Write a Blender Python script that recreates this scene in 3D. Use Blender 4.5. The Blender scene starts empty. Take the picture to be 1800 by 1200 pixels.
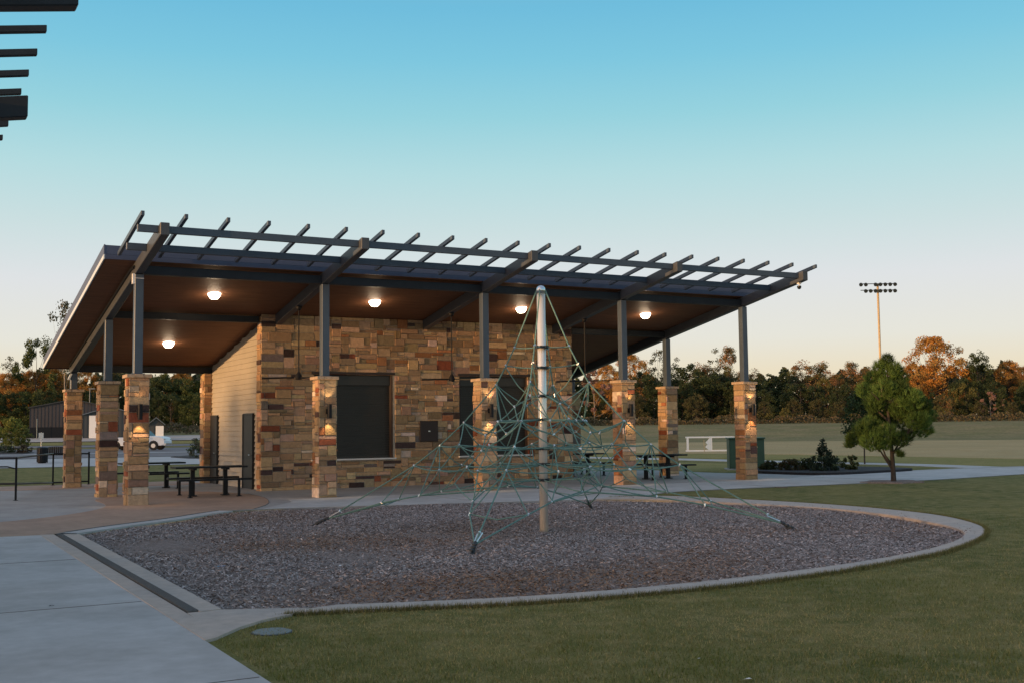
import bpy, bmesh, math, random
import numpy as np
from mathutils import Vector, Matrix
from math import radians as rad, sin, cos, pi

# ------------------------------------------------------------------ camera
sc = bpy.context.scene
CAM = Vector((-5.1853, -27.4221, 1.7111))
FW = Vector((0.48482463, 0.87133732, 0.07560651)).normalized()
ROLL = -0.0116822
FPX = 1984.83
_R0 = Vector((FW.y, -FW.x, 0)).normalized(); _U0 = _R0.cross(FW)
RT = _R0 * cos(ROLL) + _U0 * sin(ROLL)
UP = -_R0 * sin(ROLL) + _U0 * cos(ROLL)
cd = bpy.data.cameras.new('camera'); cam = bpy.data.objects.new('camera', cd)
sc.collection.objects.link(cam)
M4 = Matrix((RT, UP, -FW)).transposed().to_4x4(); M4.translation = CAM
cam.matrix_world = M4
cd.sensor_width = 36.0; cd.lens = FPX / 1800 * 36.0
cd.clip_start = 0.1; cd.clip_end = 3000
sc.camera = cam

# ------------------------------------------------------------------ sky and sun
SUN_AZ = rad(187); SUN_EL = rad(1.3)
world = bpy.data.worlds.new('World'); sc.world = world; world.use_nodes = True
nt = world.node_tree; N = nt.nodes; L = nt.links
N.clear()
out = N.new('ShaderNodeOutputWorld'); bg = N.new('ShaderNodeBackground')
sky = N.new('ShaderNodeTexSky'); sky.sky_type = 'NISHITA'; sky.sun_disc = False
sky.sun_elevation = SUN_EL; sky.sun_rotation = pi/2 - SUN_AZ
tc = N.new('ShaderNodeTexCoord'); sx = N.new('ShaderNodeSeparateXYZ')
L.new(tc.outputs['Generated'], sx.inputs[0])
ramp = N.new('ShaderNodeValToRGB'); L.new(sx.outputs['Z'], ramp.inputs[0])
cr = ramp.color_ramp; cr.interpolation = 'LINEAR'
SKY = [(0.0, (.90, .70, .44)), (.045, (.86, .765, .57)), (.0755, (.82, .81, .73)), (.126, (.76, .79, .81)), (.174, (.61, .76, .775)),
       (.221, (.47, .735, .775)), (.268, (.315, .665, .76)), (.314, (.215, .59, .765)), (.355, (.165, .525, .745)), (.46, (.24, .42, .60)), (.65, (.31, .41, .56)), (1.0, (.31, .39, .53))]
cr.elements[0].position = 0; cr.elements[0].color = (*SKY[0][1], 1)
cr.elements[1].position = 1; cr.elements[1].color = (*SKY[-1][1], 1)
for p_, c_ in SKY[1:-1]:
    e = cr.elements.new(p_); e.color = (*c_, 1)
# warm afterglow around the sun's direction
nrm = N.new('ShaderNodeVectorMath'); nrm.operation = 'DOT_PRODUCT'
nrm.inputs[1].default_value = (cos(SUN_AZ), sin(SUN_AZ), 0.0)
L.new(tc.outputs['Generated'], nrm.inputs[0])
pw = N.new('ShaderNodeMath'); pw.operation = 'POWER'
mx0 = N.new('ShaderNodeMath'); mx0.operation = 'MAXIMUM'; mx0.inputs[1].default_value = 0
L.new(nrm.outputs['Value'], mx0.inputs[0]); L.new(mx0.outputs[0], pw.inputs[0]); pw.inputs[1].default_value = 3.5
gl = N.new('ShaderNodeMixRGB'); gl.blend_type = 'ADD'
gl.inputs[2].default_value = (1.9, .95, .42, 1); L.new(pw.outputs[0], gl.inputs[0]); L.new(ramp.outputs[0], gl.inputs[1])
sm = N.new('ShaderNodeMixRGB'); sm.blend_type = 'MIX'; sm.inputs[0].default_value = 0.04
L.new(gl.outputs[0], sm.inputs[1])
sk = N.new('ShaderNodeVectorMath'); sk.operation = 'SCALE'; sk.inputs['Scale'].default_value = .12
L.new(sky.outputs[0], sk.inputs[0]); L.new(sk.outputs[0], sm.inputs[2])
L.new(sm.outputs[0], bg.inputs[0]); bg.inputs[1].default_value = 1.0
L.new(bg.outputs[0], out.inputs[0])

sd = bpy.data.lights.new('sun', 'SUN'); sd.energy = 5.0; sd.angle = rad(0.5); sd.color = (1, .56, .24)
sun = bpy.data.objects.new('sun', sd); sc.collection.objects.link(sun)
tv = Vector((-cos(SUN_AZ)*cos(SUN_EL), -sin(SUN_AZ)*cos(SUN_EL), -sin(SUN_EL)))
sun.rotation_euler = tv.to_track_quat('-Z', 'Y').to_euler()
vs = sc.view_settings; vs.view_transform = 'Standard'; vs.look = 'None'; vs.exposure = 0; vs.gamma = 1; vs.use_curve_mapping = False
sc.cycles.max_bounces = 6

# ------------------------------------------------------------------ helpers
COL = sc.collection
def ray(x, y):
    return FW + RT * ((x-900)/FPX) - UP * ((y-600)/FPX)
def at(x, y, z=0.0):                       # point of the level z seen at photo pixel x, y
    d = ray(x, y); t = (z-CAM.z)/d.z; return CAM + d*t
def far(x, D, z=0.0):                      # point at ground distance D in the direction of photo column x
    d = ray(x, 745); h = Vector((d.x, d.y)).normalized()
    return Vector((CAM.x+h.x*D, CAM.y+h.y*D, z))
def sstep(a, b, x):
    t = min(1, max(0, (x-a)/(b-a))); return t*t*(3-2*t)
def ground_z(x, y):
    d = math.hypot(x-CAM.x, y-CAM.y)
    return 1.75*sstep(125, 190, d) + .95*sstep(190, 255, d)

class MB:
    def __init__(s): s.v = []; s.f = []; s.c = []; s.col = (1, 1, 1)
    def face(s, idx, col=None): s.f.append(tuple(idx)); s.c.append(col or s.col)
    def pts(s, ps):
        n = len(s.v); s.v += [tuple(p) for p in ps]; return n
    def box(s, c, d, M=None, col=None):
        c = Vector(c); hx, hy, hz = d[0]/2, d[1]/2, d[2]/2
        ps = [Vector((i*hx, j*hy, k*hz)) for k in (-1, 1) for j in (-1, 1) for i in (-1, 1)]
        if M is not None: ps = [M @ p for p in ps]
        n = s.pts([c+p for p in ps])
        for q in ((0,2,3,1),(4,5,7,6),(0,1,5,4),(2,6,7,3),(0,4,6,2),(1,3,7,5)): s.face([n+i for i in q], col)
        return s
    def hexa(s, ps, col=None):             # 8 points: 4 bottom (ccw), 4 top
        n = s.pts(ps)
        for q in ((3,2,1,0),(4,5,6,7),(0,1,5,4),(1,2,6,5),(2,3,7,6),(3,0,4,7)): s.face([n+i for i in q], col)
        return s
    def prism(s, poly, z0, z1, col=None):  # poly ccw in xy; z may be function
        f0 = z0 if callable(z0) else (lambda x, y: z0); f1 = z1 if callable(z1) else (lambda x, y: z1)
        k = len(poly); n = s.pts([(x, y, f0(x, y)) for x, y in poly] + [(x, y, f1(x, y)) for x, y in poly])
        s.face([n+i for i in reversed(range(k))], col); s.face([n+k+i for i in range(k)], col)
        for i in range(k): j = (i+1) % k; s.face((n+i, n+j, n+k+j, n+k+i), col)
        return s
    def tube(s, path, r, n=8, cap=True, col=None):
        path = [Vector(p) for p in path]; rs = r if isinstance(r, (list, tuple)) else [r]*len(path)
        rings = []; prev = None
        for i, p in enumerate(path):
            d = (path[min(i+1, len(path)-1)] - path[max(i-1, 0)])
            if d.length < 1e-9: d = Vector((0, 0, 1))
            d.normalize()
            a = prev if prev is not None and abs(prev.dot(d)) < .95 else (Vector((0, 0, 1)) if abs(d.z) < .9 else Vector((1, 0, 0)))
            u = (a - d*a.dot(d)).normalized(); w = d.cross(u); prev = u
            rings.append(s.pts([p + (u*cos(2*pi*k/n) + w*sin(2*pi*k/n))*rs[i] for k in range(n)]))
        for a, b in zip(rings, rings[1:]):
            for k in range(n): s.face((a+k, a+(k+1) % n, b+(k+1) % n, b+k), col)
        if cap:
            s.face([rings[0]+k for k in reversed(range(n))], col); s.face([rings[-1]+k for k in range(n)], col)
        return s
    def lathe(s, prof, c=(0, 0, 0), n=20, col=None):   # prof list of (r, z)
        c = Vector(c); rings = [s.pts([c+Vector((r*cos(2*pi*k/n), r*sin(2*pi*k/n), z)) for k in range(n)]) for r, z in prof]
        for a, b in zip(rings, rings[1:]):
            for k in range(n): s.face((a+k, a+(k+1) % n, b+(k+1) % n, b+k), col)
        s.face([rings[0]+k for k in reversed(range(n))], col); s.face([rings[-1]+k for k in range(n)], col)
        return s
    def mesh(s, name, mat, smooth=False, bevel=0):
        me = bpy.data.meshes.new(name); me.from_pydata(s.v, [], s.f); me.update()
        a = me.attributes.new('tint', 'FLOAT_COLOR', 'FACE')
        a.data.foreach_set('color', np.array([(c[0], c[1], c[2], 1.0) for c in s.c], dtype=np.float32).ravel())
        for m in (mat if isinstance(mat, (list, tuple)) else [mat]): me.materials.append(m)
        if smooth: me.polygons.foreach_set('use_smooth', [True]*len(me.polygons))
        if bevel:
            bm = bmesh.new(); bm.from_mesh(me)
            bmesh.ops.bevel(bm, geom=[e for e in bm.edges if len(e.link_faces) == 2 and e.calc_face_angle(0) > .6], offset=bevel, segments=1, affect='EDGES', clamp_overlap=True)
            bm.to_mesh(me); bm.free()
        return me
    def build(s, name, mat, parent=None, smooth=False, bevel=0):
        o = bpy.data.objects.new(name, s.mesh(name, mat, smooth, bevel)); COL.objects.link(o)
        if parent is not None: o.parent = parent
        return o
def tag(o, label=None, cat=None, group=None, kind=None):
    if label: o['label'] = label
    if cat: o['category'] = cat
    if group: o['group'] = group
    if kind: o['kind'] = kind
    return o
def thing(name, label, cat, loc=(0, 0, 0), rz=0, group=None):
    o = bpy.data.objects.new(name, None); COL.objects.link(o); o.empty_display_size = .3
    o.location = loc; o.rotation_euler = (0, 0, rz); return tag(o, label, cat, group)
def inst(name, me, parent=None, loc=(0, 0, 0), rot=(0, 0, 0), scale=(1, 1, 1)):
    o = bpy.data.objects.new(name, me); COL.objects.link(o)
    if parent is not None: o.parent = parent
    o.location = loc; o.rotation_euler = rot; o.scale = scale; return o
def copy_tree(o, parent=None):
    c = o.copy(); COL.objects.link(c)
    if parent is not None: c.parent = parent
    for ch in list(o.children): copy_tree(ch, c)
    return c
def struct(name, mb, mat, **k):
    return tag(mb.build(name, mat, **k), kind='structure')
def np_mesh(name, V, nper, cols, mat):
    """V: (nfaces*nper, 3) loose faces; cols (nfaces,3)"""
    nf = len(V)//nper
    me = bpy.data.meshes.new(name); me.vertices.add(len(V)); me.vertices.foreach_set('co', np.asarray(V, np.float32).ravel())
    me.loops.add(len(V)); me.loops.foreach_set('vertex_index', np.arange(len(V), dtype=np.int32))
    me.polygons.add(nf); me.polygons.foreach_set('loop_start', np.arange(0, len(V), nper, dtype=np.int32))
    me.update(calc_edges=True); me.validate()
    a = me.attributes.new('tint', 'FLOAT_COLOR', 'FACE')
    a.data.foreach_set('color', np.concatenate([cols, np.ones((nf, 1))], 1).astype(np.float32).ravel())
    me.materials.append(mat); return me

# ------------------------------------------------------------------ materials
def mat(name, col=(.5, .5, .5), rough=.7, metal=0, var=.15, scale=6, bump=0, bscale=40, tint=False, dirt=None, dscale=1.2, spec=.5, stretch=(1, 1, 1), trans=0):
    m = bpy.data.materials.new(name); m.use_nodes = True; t = m.node_tree; n = t.nodes; l = t.links
    b = n['Principled BSDF']; b.inputs['Roughness'].default_value = rough; b.inputs['Metallic'].default_value = metal
    b.inputs['Specular IOR Level'].default_value = spec
    g = n.new('ShaderNodeNewGeometry'); mp = n.new('ShaderNodeMapping'); mp.inputs['Scale'].default_value = stretch
    l.new(g.outputs['Position'], mp.inputs[0])
    base = None
    if tint:
        at_ = n.new('ShaderNodeAttribute'); at_.attribute_name = 'tint'; base = at_.outputs['Color']
    else:
        rgb = n.new('ShaderNodeRGB'); rgb.outputs[0].default_value = (*col, 1); base = rgb.outputs[0]
    if dirt is not None:
        nz = n.new('ShaderNodeTexNoise'); nz.inputs['Scale'].default_value = dscale; nz.inputs['Detail'].default_value = 6; nz.inputs['Roughness'].default_value = .6
        l.new(mp.outputs[0], nz.inputs[0]); cr = n.new('ShaderNodeValToRGB'); cr.color_ramp.elements[0].position = .42; cr.color_ramp.elements[1].position = .62
        l.new(nz.outputs[0], cr.inputs[0]); mx = n.new('ShaderNodeMixRGB'); l.new(cr.outputs[0], mx.inputs[0]); l.new(base, mx.inputs[1]); mx.inputs[2].default_value = (*dirt, 1); base = mx.outputs[0]
    if var:
        nz = n.new('ShaderNodeTexNoise'); nz.inputs['Scale'].default_value = scale; nz.inputs['Detail'].default_value = 8; nz.inputs['Roughness'].default_value = .65
        l.new(mp.outputs[0], nz.inputs[0])
        mr = n.new('ShaderNodeMapRange'); mr.inputs[1].default_value = .3; mr.inputs[2].default_value = .7; mr.inputs[3].default_value = 1-var; mr.inputs[4].default_value = 1+var
        l.new(nz.outputs[0], mr.inputs[0]); mm = n.new('ShaderNodeVectorMath'); mm.operation = 'SCALE'; l.new(base, mm.inputs[0]); l.new(mr.outputs[0], mm.inputs['Scale']); base = mm.outputs[0]
    l.new(base, b.inputs['Base Color'])
    if bump:
        nb = n.new('ShaderNodeTexNoise'); nb.inputs['Scale'].default_value = bscale; nb.inputs['Detail'].default_value = 5; l.new(mp.outputs[0], nb.inputs[0])
        bp = n.new('ShaderNodeBump'); bp.inputs['Strength'].default_value = bump; bp.inputs['Distance'].default_value = .02; l.new(nb.outputs[0], bp.inputs['Height']); l.new(bp.outputs[0], b.inputs['Normal'])
    if trans:
        tr = n.new('ShaderNodeBsdfTranslucent'); l.new(base, tr.inputs[0]); ms = n.new('ShaderNodeMixShader'); ms.inputs[0].default_value = trans
        l.new(b.outputs[0], ms.inputs[1]); l.new(tr.outputs[0], ms.inputs[2]); l.new(ms.outputs[0], n['Material Output'].inputs[0])
    m['bsdf'] = 1
    return m
def emit(name, col, s):
    m = bpy.data.materials.new(name); m.use_nodes = True; b = m.node_tree.nodes['Principled BSDF']
    b.inputs['Base Color'].default_value = (.8, .75, .65, 1); b.inputs['Emission Color'].default_value = (*col, 1); b.inputs['Emission Strength'].default_value = s
    return m
M = {}
M['stone'] = mat('stone', tint=True, rough=.9, var=.22, scale=11, bump=.8, bscale=26, spec=.2)
M['mortar'] = mat('mortar', (.20, .175, .14), rough=.95, var=.2, scale=9, bump=.4, bscale=60)
M['cap'] = mat('cap_stone', (.36, .27, .19), rough=.85, var=.25, scale=7, bump=.4, bscale=30)
M['steel'] = mat('painted_steel', (.055, .078, .112), rough=.42, var=.12, scale=3, spec=.45)
M['beam'] = mat('painted_beam', (.062, .070, .082), rough=.45, var=.14, scale=2, spec=.4)
M['steel_dark'] = mat('dark_steel', (.022, .026, .032), spec=.25, rough=.5, var=.15, scale=4)
M['fascia'] = mat('fascia_metal', (.06, .072, .125), rough=.45, var=.08, scale=2)
M['trim'] = mat('edge_trim', (.55, .60, .62), rough=.35, var=.06, scale=2)
M['roof'] = mat('roof_metal', (.22, .24, .27), rough=.4, var=.1)
M['black'] = mat('black_coated_metal', (.008, .009, .012), rough=.5, var=.1, spec=.25)
M['concrete'] = mat('concrete', (.44, .45, .455), rough=.85, var=.10, scale=5, bump=.12, bscale=90, dirt=(.37, .375, .375), dscale=.9)
M['pad'] = mat('pad_concrete', (.33, .33, .33), rough=.8, var=.10, scale=5, bump=.1, bscale=80, dirt=(.27, .265, .26), dscale=.8)
M['tan'] = mat('tan_concrete', (.36, .25, .185), rough=.85, var=.13, scale=6, bump=.15, bscale=90, dirt=(.29, .20, .15), dscale=.9)
M['kerb'] = mat('kerb_concrete', (.45, .385, .335), rough=.85, var=.14, scale=7, bump=.15, bscale=70, dirt=(.40, .36, .33), dscale=.7)
M['grate'] = mat('drain_grate', (.085, .09, .095), rough=.6, var=.3, scale=60, bump=.6, bscale=160)
M['joint'] = mat('joint', (.13, .13, .125), rough=.9, var=.1)
M['siding'] = mat('lap_siding', (.37, .345, .30), rough=.7, var=.06, scale=3)
M['shutter'] = mat('shutter_metal', (.028, .027, .024), rough=.45, var=.1, scale=3)
M['sill'] = mat('sill', (.60, .60, .60), rough=.6, var=.08)
M['lintel'] = mat('dark_lintel', (.03, .02, .018), rough=.7, var=.1)
M['silver'] = mat('aluminium_clamp', (.72, .74, .76), rough=.28, metal=1, var=.05)
M['pole'] = mat('steel_pole', (.80, .77, .70), rough=.22, metal=.45, var=.08, scale=2, stretch=(1, 1, .2))
M['rope'] = mat('green_rope', (.12, .235, .21), rough=.75, var=.3, scale=25)
M['rubber'] = mat('rubber', (.02, .03, .04), rough=.6, var=.1)
M['white'] = mat('white_paint', (.78, .80, .82), rough=.35, var=.04)
M['glass_dark'] = mat('dark_glass', (.015, .018, .022), rough=.25, var=0, spec=.35)
M['chip'] = mat('wood_chip', tint=True, rough=.9, var=.25, scale=30, spec=.15)
M['blade'] = mat('grass_blade', tint=True, rough=.7, var=.1, spec=.2, trans=.25)
M['leaf'] = mat('leaf', tint=True, rough=.65, var=.25, scale=.6, spec=.2, trans=.3)
M['needle'] = mat('needle', tint=True, rough=.6, var=.2, scale=2, spec=.2, trans=.06)
M['bark'] = mat('bark', (.05, .041, .034), rough=.95, var=.35, scale=14, bump=.6, bscale=30)
M['bark_pale'] = mat('pale_bark', (.25, .21, .17), rough=.95, var=.3, scale=5)
M['wood_pole'] = mat('wood_pole', (.42, .33, .20), rough=.8, var=.15, scale=1)
M['green_box'] = mat('green_enamel', (.035, .095, .06), rough=.45, var=.12, scale=3)
M['barn'] = mat('barn_metal', (.05, .046, .052), rough=.6, var=.1, scale=1, stretch=(3, 3, .1))
M['barn_dark'] = mat('barn_dark_metal', (.04, .048, .055), rough=.6, var=.1, scale=1)
M['barn_roof'] = mat('barn_roof', (.10, .13, .17), rough=.5, var=.1)
M['asphalt'] = mat('asphalt', (.16, .155, .165), rough=.9, var=.15, scale=2)
M['bed'] = mat('bark_bed', (.022, .022, .026), rough=.95, var=.4, scale=15, bump=.8, bscale=25)
M['tyre'] = mat('tyre', (.02, .02, .02), rough=.8, var=.1)
M['lamp'] = emit('lamp_glow', (1, .80, .58), 13)
M['lens'] = emit('sconce_glow', (1, .72, .40), 14)
M['blue'] = mat('blue_plastic', (.03, .22, .45), rough=.5, var=.05)
M['lid'] = mat('teal_plastic', (.17, .21, .21), rough=.6, var=.15, scale=10)
# soffit boards
def soffit_mat():
    m = mat('soffit_boards', (.19, .09, .05), rough=.6, var=.22, scale=2.2, stretch=(.6, 6, 1), spec=.15)
    t = m.node_tree; n = t.nodes; l = t.links; g = n.new('ShaderNodeNewGeometry'); s = n.new('ShaderNodeSeparateXYZ'); l.new(g.outputs['Position'], s.inputs[0])
    a = n.new('ShaderNodeMath'); a.operation = 'MULTIPLY'; a.inputs[1].default_value = 1/.14; l.new(s.outputs['Y'], a.inputs[0])
    f = n.new('ShaderNodeMath'); f.operation = 'FRACT'; l.new(a.outputs[0], f.inputs[0])
    c = n.new('ShaderNodeMath'); c.operation = 'GREATER_THAN'; c.inputs[1].default_value = .07; l.new(f.outputs[0], c.inputs[0])
    b = n.new('ShaderNodeBump'); b.inputs['Distance'].default_value = .01; b.inputs['Strength'].default_value = .7; l.new(c.outputs[0], b.inputs['Height']); l.new(b.outputs[0], n['Principled BSDF'].inputs['Normal'])
    return m
M['soffit'] = soffit_mat()
def ground_mat(name, cols, s1=.5, s2=9, s3=60, bump=.5):
    """cols: dark, mid, light mixed by noises of three sizes"""
    m = bpy.data.materials.new(name); m.use_nodes = True; t = m.node_tree; n = t.nodes; l = t.links; b = n['Principled BSDF']
    b.inputs['Roughness'].default_value = .95; b.inputs['Specular IOR Level'].default_value = .1
    g = n.new('ShaderNodeNewGeometry'); nz = []
    for s_, d_ in ((s1, 4), (s2, 5), (s3, 6)):
        q = n.new('ShaderNodeTexNoise'); q.inputs['Scale'].default_value = s_; q.inputs['Detail'].default_value = d_; q.inputs['Roughness'].default_value = .65; l.new(g.outputs['Position'], q.inputs[0]); nz.append(q)
    r1 = n.new('ShaderNodeValToRGB'); r1.color_ramp.elements[0].position = .38; r1.color_ramp.elements[1].position = .64; l.new(nz[0].outputs[0], r1.inputs[0])
    m1 = n.new('ShaderNodeMixRGB'); m1.inputs[1].default_value = (*cols[0], 1); m1.inputs[2].default_value = (*cols[1], 1); l.new(r1.outputs[0], m1.inputs[0])
    r2 = n.new('ShaderNodeValToRGB'); r2.color_ramp.elements[0].position = .45; r2.color_ramp.elements[1].position = .7; l.new(nz[1].outputs[0], r2.inputs[0])
    m2 = n.new('ShaderNodeMixRGB'); l.new(r2.outputs[0], m2.inputs[0]); l.new(m1.outputs[0], m2.inputs[1]); m2.inputs[2].default_value = (*cols[2], 1)
    mr = n.new('ShaderNodeMapRange'); mr.inputs[1].default_value = .3; mr.inputs[2].default_value = .7; mr.inputs[3].default_value = .55; mr.inputs[4].default_value = 1.45; l.new(nz[2].outputs[0], mr.inputs[0])
    mm = n.new('ShaderNodeVectorMath'); mm.operation = 'SCALE'; l.new(m2.outputs[0], mm.inputs[0]); l.new(mr.outputs[0], mm.inputs['Scale']); l.new(mm.outputs[0], b.inputs['Base Color'])
    bp = n.new('ShaderNodeBump'); bp.inputs['Strength'].default_value = bump; bp.inputs['Distance'].default_value = .03; l.new(nz[2].outputs[0], bp.inputs['Height']); l.new(bp.outputs[0], b.inputs['Normal'])
    return m
M['lawn'] = ground_mat('lawn', ((.105, .118, .036), (.185, .172, .058), (.265, .225, .10)), .55, 3.5, 45)
M['field'] = ground_mat('dormant_field', ((.36, .29, .145), (.43, .33, .175), (.38, .28, .13)), .12, .5, 12, .2)
M['berm'] = ground_mat('rough_grass', ((.16, .155, .065), (.22, .19, .085), (.27, .21, .11)), .06, .3, 3, .2)
M['strip'] = ground_mat('green_turf', ((.20, .19, .055), (.24, .215, .075), (.29, .235, .10)), .2, 1.5, 15, .2)
M['mulch'] = ground_mat('mulch', ((.22, .17, .15), (.28, .235, .22), (.34, .29, .275)), .35, 6, 38, 1.0)

# ------------------------------------------------------------------ ground
def smooth(pts, n=6, closed=False):
    P = [Vector((p[0], p[1], 0)) for p in pts]; out_ = []; k = len(P)
    rng = range(k if closed else k-1)
    for i in rng:
        if closed: a, b, c, d = P[(i-1) % k], P[i], P[(i+1) % k], P[(i+2) % k]
        else: a, b, c, d = P[max(i-1, 0)], P[i], P[i+1], P[min(i+2, k-1)]
        for j in range(n):
            t = j/n; q = .5*((2*b)+(c-a)*t+(2*a-5*b+4*c-d)*t*t+(-a+3*b-3*c+d)*t**3); out_.append((q.x, q.y))
    if not closed: out_.append((P[-1].x, P[-1].y))
    return out_
pit_back = smooth([(-2.30, -7.30), (-1.3, -6.25), (-.1, -5.2), (1.9, -3.35), (4.9, -3.97), (7.47, -4.6), (9.3, -5.2), (10.61, -6.64)], 4)
pit_right = smooth([(10.61, -6.64), (11.05, -8.7), (11.35, -10.5), (11.05, -12.4), (10.3, -14.1), (9.58, -15.25), (8.61, -16.04), (7.21, -16.73), (5.84, -17.17), (4.3, -17.47), (2.67, -17.62), (1.3, -17.6), (.2, -17.45), (-.9, -17.12), (-2.36, -16.55)], 4)
pit = pit_back + pit_right[1:]             # clockwise seen from above
mb = MB()
CN = 144; R0 = 118.0; ctr = (6.0, -8.0)
circ = [(CAM.x+R0*cos(2*pi*k/CN), CAM.y+R0*sin(2*pi*k/CN)) for k in range(CN)]
bm = bmesh.new()
vc = [bm.verts.new((x, y, 0)) for x, y in circ]; vp = [bm.verts.new((x, y, 0)) for x, y in pit]
for ring in (vc, vp):
    for i in range(len(ring)): bm.edges.new((ring[i], ring[(i+1) % len(ring)]))
bmesh.ops.triangle_fill(bm, edges=bm.edges[:], use_beauty=True)
prev = vc
for R_ in (125, 132, 140, 148, 156, 164, 172, 180, 190, 202, 215, 230, 245, 260, 300, 400, 700, 1200, 2000):
    cur = []
    for k in range(CN):
        x, y = CAM.x+R_*cos(2*pi*k/CN), CAM.y+R_*sin(2*pi*k/CN); cur.append(bm.verts.new((x, y, ground_z(x, y))))
    for k in range(CN): bm.faces.new((prev[k], prev[(k+1) % CN], cur[(k+1) % CN], cur[k]))
    prev = cur
bmesh.ops.recalc_face_normals(bm, faces=bm.faces[:])
me = bpy.data.meshes.new('ground'); bm.to_mesh(me); bm.free(); me.materials.append(M['lawn']); me.materials.append(M['berm'])
for p in me.polygons:
    c = p.center
    if math.hypot(c.x-CAM.x, c.y-CAM.y) > R0: p.material_index = 1
    if p.normal.z < 0: p.flip()
g_ = bpy.data.objects.new('ground', me); COL.objects.link(g_); tag(g_, kind='structure')

# mulch surface: concentric loops from the pit's edge to the pole
PC = Vector((4.85, -10.45))
rng = random.Random(3)
def mulch_z(x, y):
    r = math.hypot(x-PC.x, y-PC.y); w = sin(x*1.3+.5)*sin(y*1.1)*.02
    return -.02 + w - .09*math.exp(-(r/1.5)**2)
mb = MB(); loops = []
K = 16
for j in range(K+1):
    t = 1 - j/K*.985
    ring = [(PC.x+(x-PC.x)*t, PC.y+(y-PC.y)*t) for x, y in pit]
    loops.append(mb.pts([(x, y, mulch_z(x, y) + rng.uniform(-.008, .008)) for x, y in ring]))
n_ = len(pit)
for a, b in zip(loops, loops[1:]):
    for k in range(n_): mb.face((a+k, a+(k+1) % n_, b+(k+1) % n_, b+k)[::-1])
mb.face([loops[-1]+k for k in range(n_)][::-1])
o = struct('mulch_ground', mb, M['mulch'], smooth=True)
for p in o.data.polygons:
    if p.normal.z < 0: p.flip()

def inside(x, y, poly):
    c = False; j = len(poly)-1
    for i in range(len(poly)):
        if (poly[i][1] > y) != (poly[j][1] > y) and x < (poly[j][0]-poly[i][0])*(y-poly[i][1])/(poly[j][1]-poly[i][1])+poly[i][0]: c = not c
        j = i
    return c
# loose wood chips
nr = np.random.RandomState(5)
xs = nr.uniform(-2.4, 11.5, 210000); ys = nr.uniform(-17.7, -3.3, 210000)
py = np.array(pit); ok = np.zeros(len(xs), bool); j = len(py)-1
for i in range(len(py)):
    with np.errstate(divide='ignore', invalid='ignore'):
        cond = ((py[i, 1] > ys) != (py[j, 1] > ys)) & (xs < (py[j, 0]-py[i, 0])*(ys-py[i, 1])/(py[j, 1]-py[i, 1])+py[i, 0])
    ok ^= cond; j = i
xs, ys = xs[ok], ys[ok]; n = len(xs)
r_ = np.hypot(xs-PC.x, ys-PC.y); zs = -.02 + np.sin(xs*1.3+.5)*np.sin(ys*1.1)*.02 - .09*np.exp(-(r_/1.5)**2) + nr.uniform(.002, .022, n)
ln = nr.uniform(.006, .026, n)*nr.choice([1, 1, 1, 1.5], n); wd = nr.uniform(.003, .009, n); an = nr.uniform(0, 2*pi, n); pt = nr.uniform(-.5, .5, n); rl = nr.uniform(-.6, .6, n)
ux = np.stack([np.cos(an)*np.cos(pt), np.sin(an)*np.cos(pt), np.sin(pt)], 1)*ln[:, None]
vx = np.stack([-np.sin(an)*np.cos(rl), np.cos(an)*np.cos(rl), np.sin(rl)], 1)*wd[:, None]
P0 = np.stack([xs, ys, zs], 1)
V = np.stack([P0-ux-vx, P0+ux-vx, P0+ux+vx, P0-ux+vx], 1).reshape(-1, 3)
tone = (nr.uniform(.6, 1.35, n)*nr.choice([1, 1, 1, 1, 1.5], n))[:, None]
bf = .8*np.sin(xs*.55+1+.8*np.sin(ys*.9))+.8*np.sin(ys*1.05-xs*.25+1.2*np.sin(xs*.7))
bf += 1.5*np.exp(-((xs-4.6)**2/5+(ys+11.9)**2/1.2))+1.5*np.exp(-((xs-.3)**2/6+(ys+16.2)**2/1.0))+1.1*np.exp(-((xs-.2)**2/2+(ys+8.6)**2/.5))
brown = np.clip((bf-.6+nr.normal(0, .55, n))*.6+.15, 0, 1)[:, None]
cols = tone*((1-brown)*np.array([.32, .285, .28])+brown*np.array([.25, .155, .10]))
o = bpy.data.objects.new('wood_chips', np_mesh('wood_chips', V, 4, cols, M['chip'])); COL.objects.link(o)
tag(o, 'loose grey brown wood chips covering the play pit', 'wood chips', kind='stuff')

def sheet(name, poly, z, m, th=.05, kind='structure', label=None, cat=None):
    mb = MB(); a = sum(poly[i-1][0]*poly[i][1]-poly[i][0]*poly[i-1][1] for i in range(len(poly)))
    if a < 0: poly = poly[::-1]
    mb.prism(poly, z-th, z); o = mb.build(name, m)
    if kind: o['kind'] = kind
    return o
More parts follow.
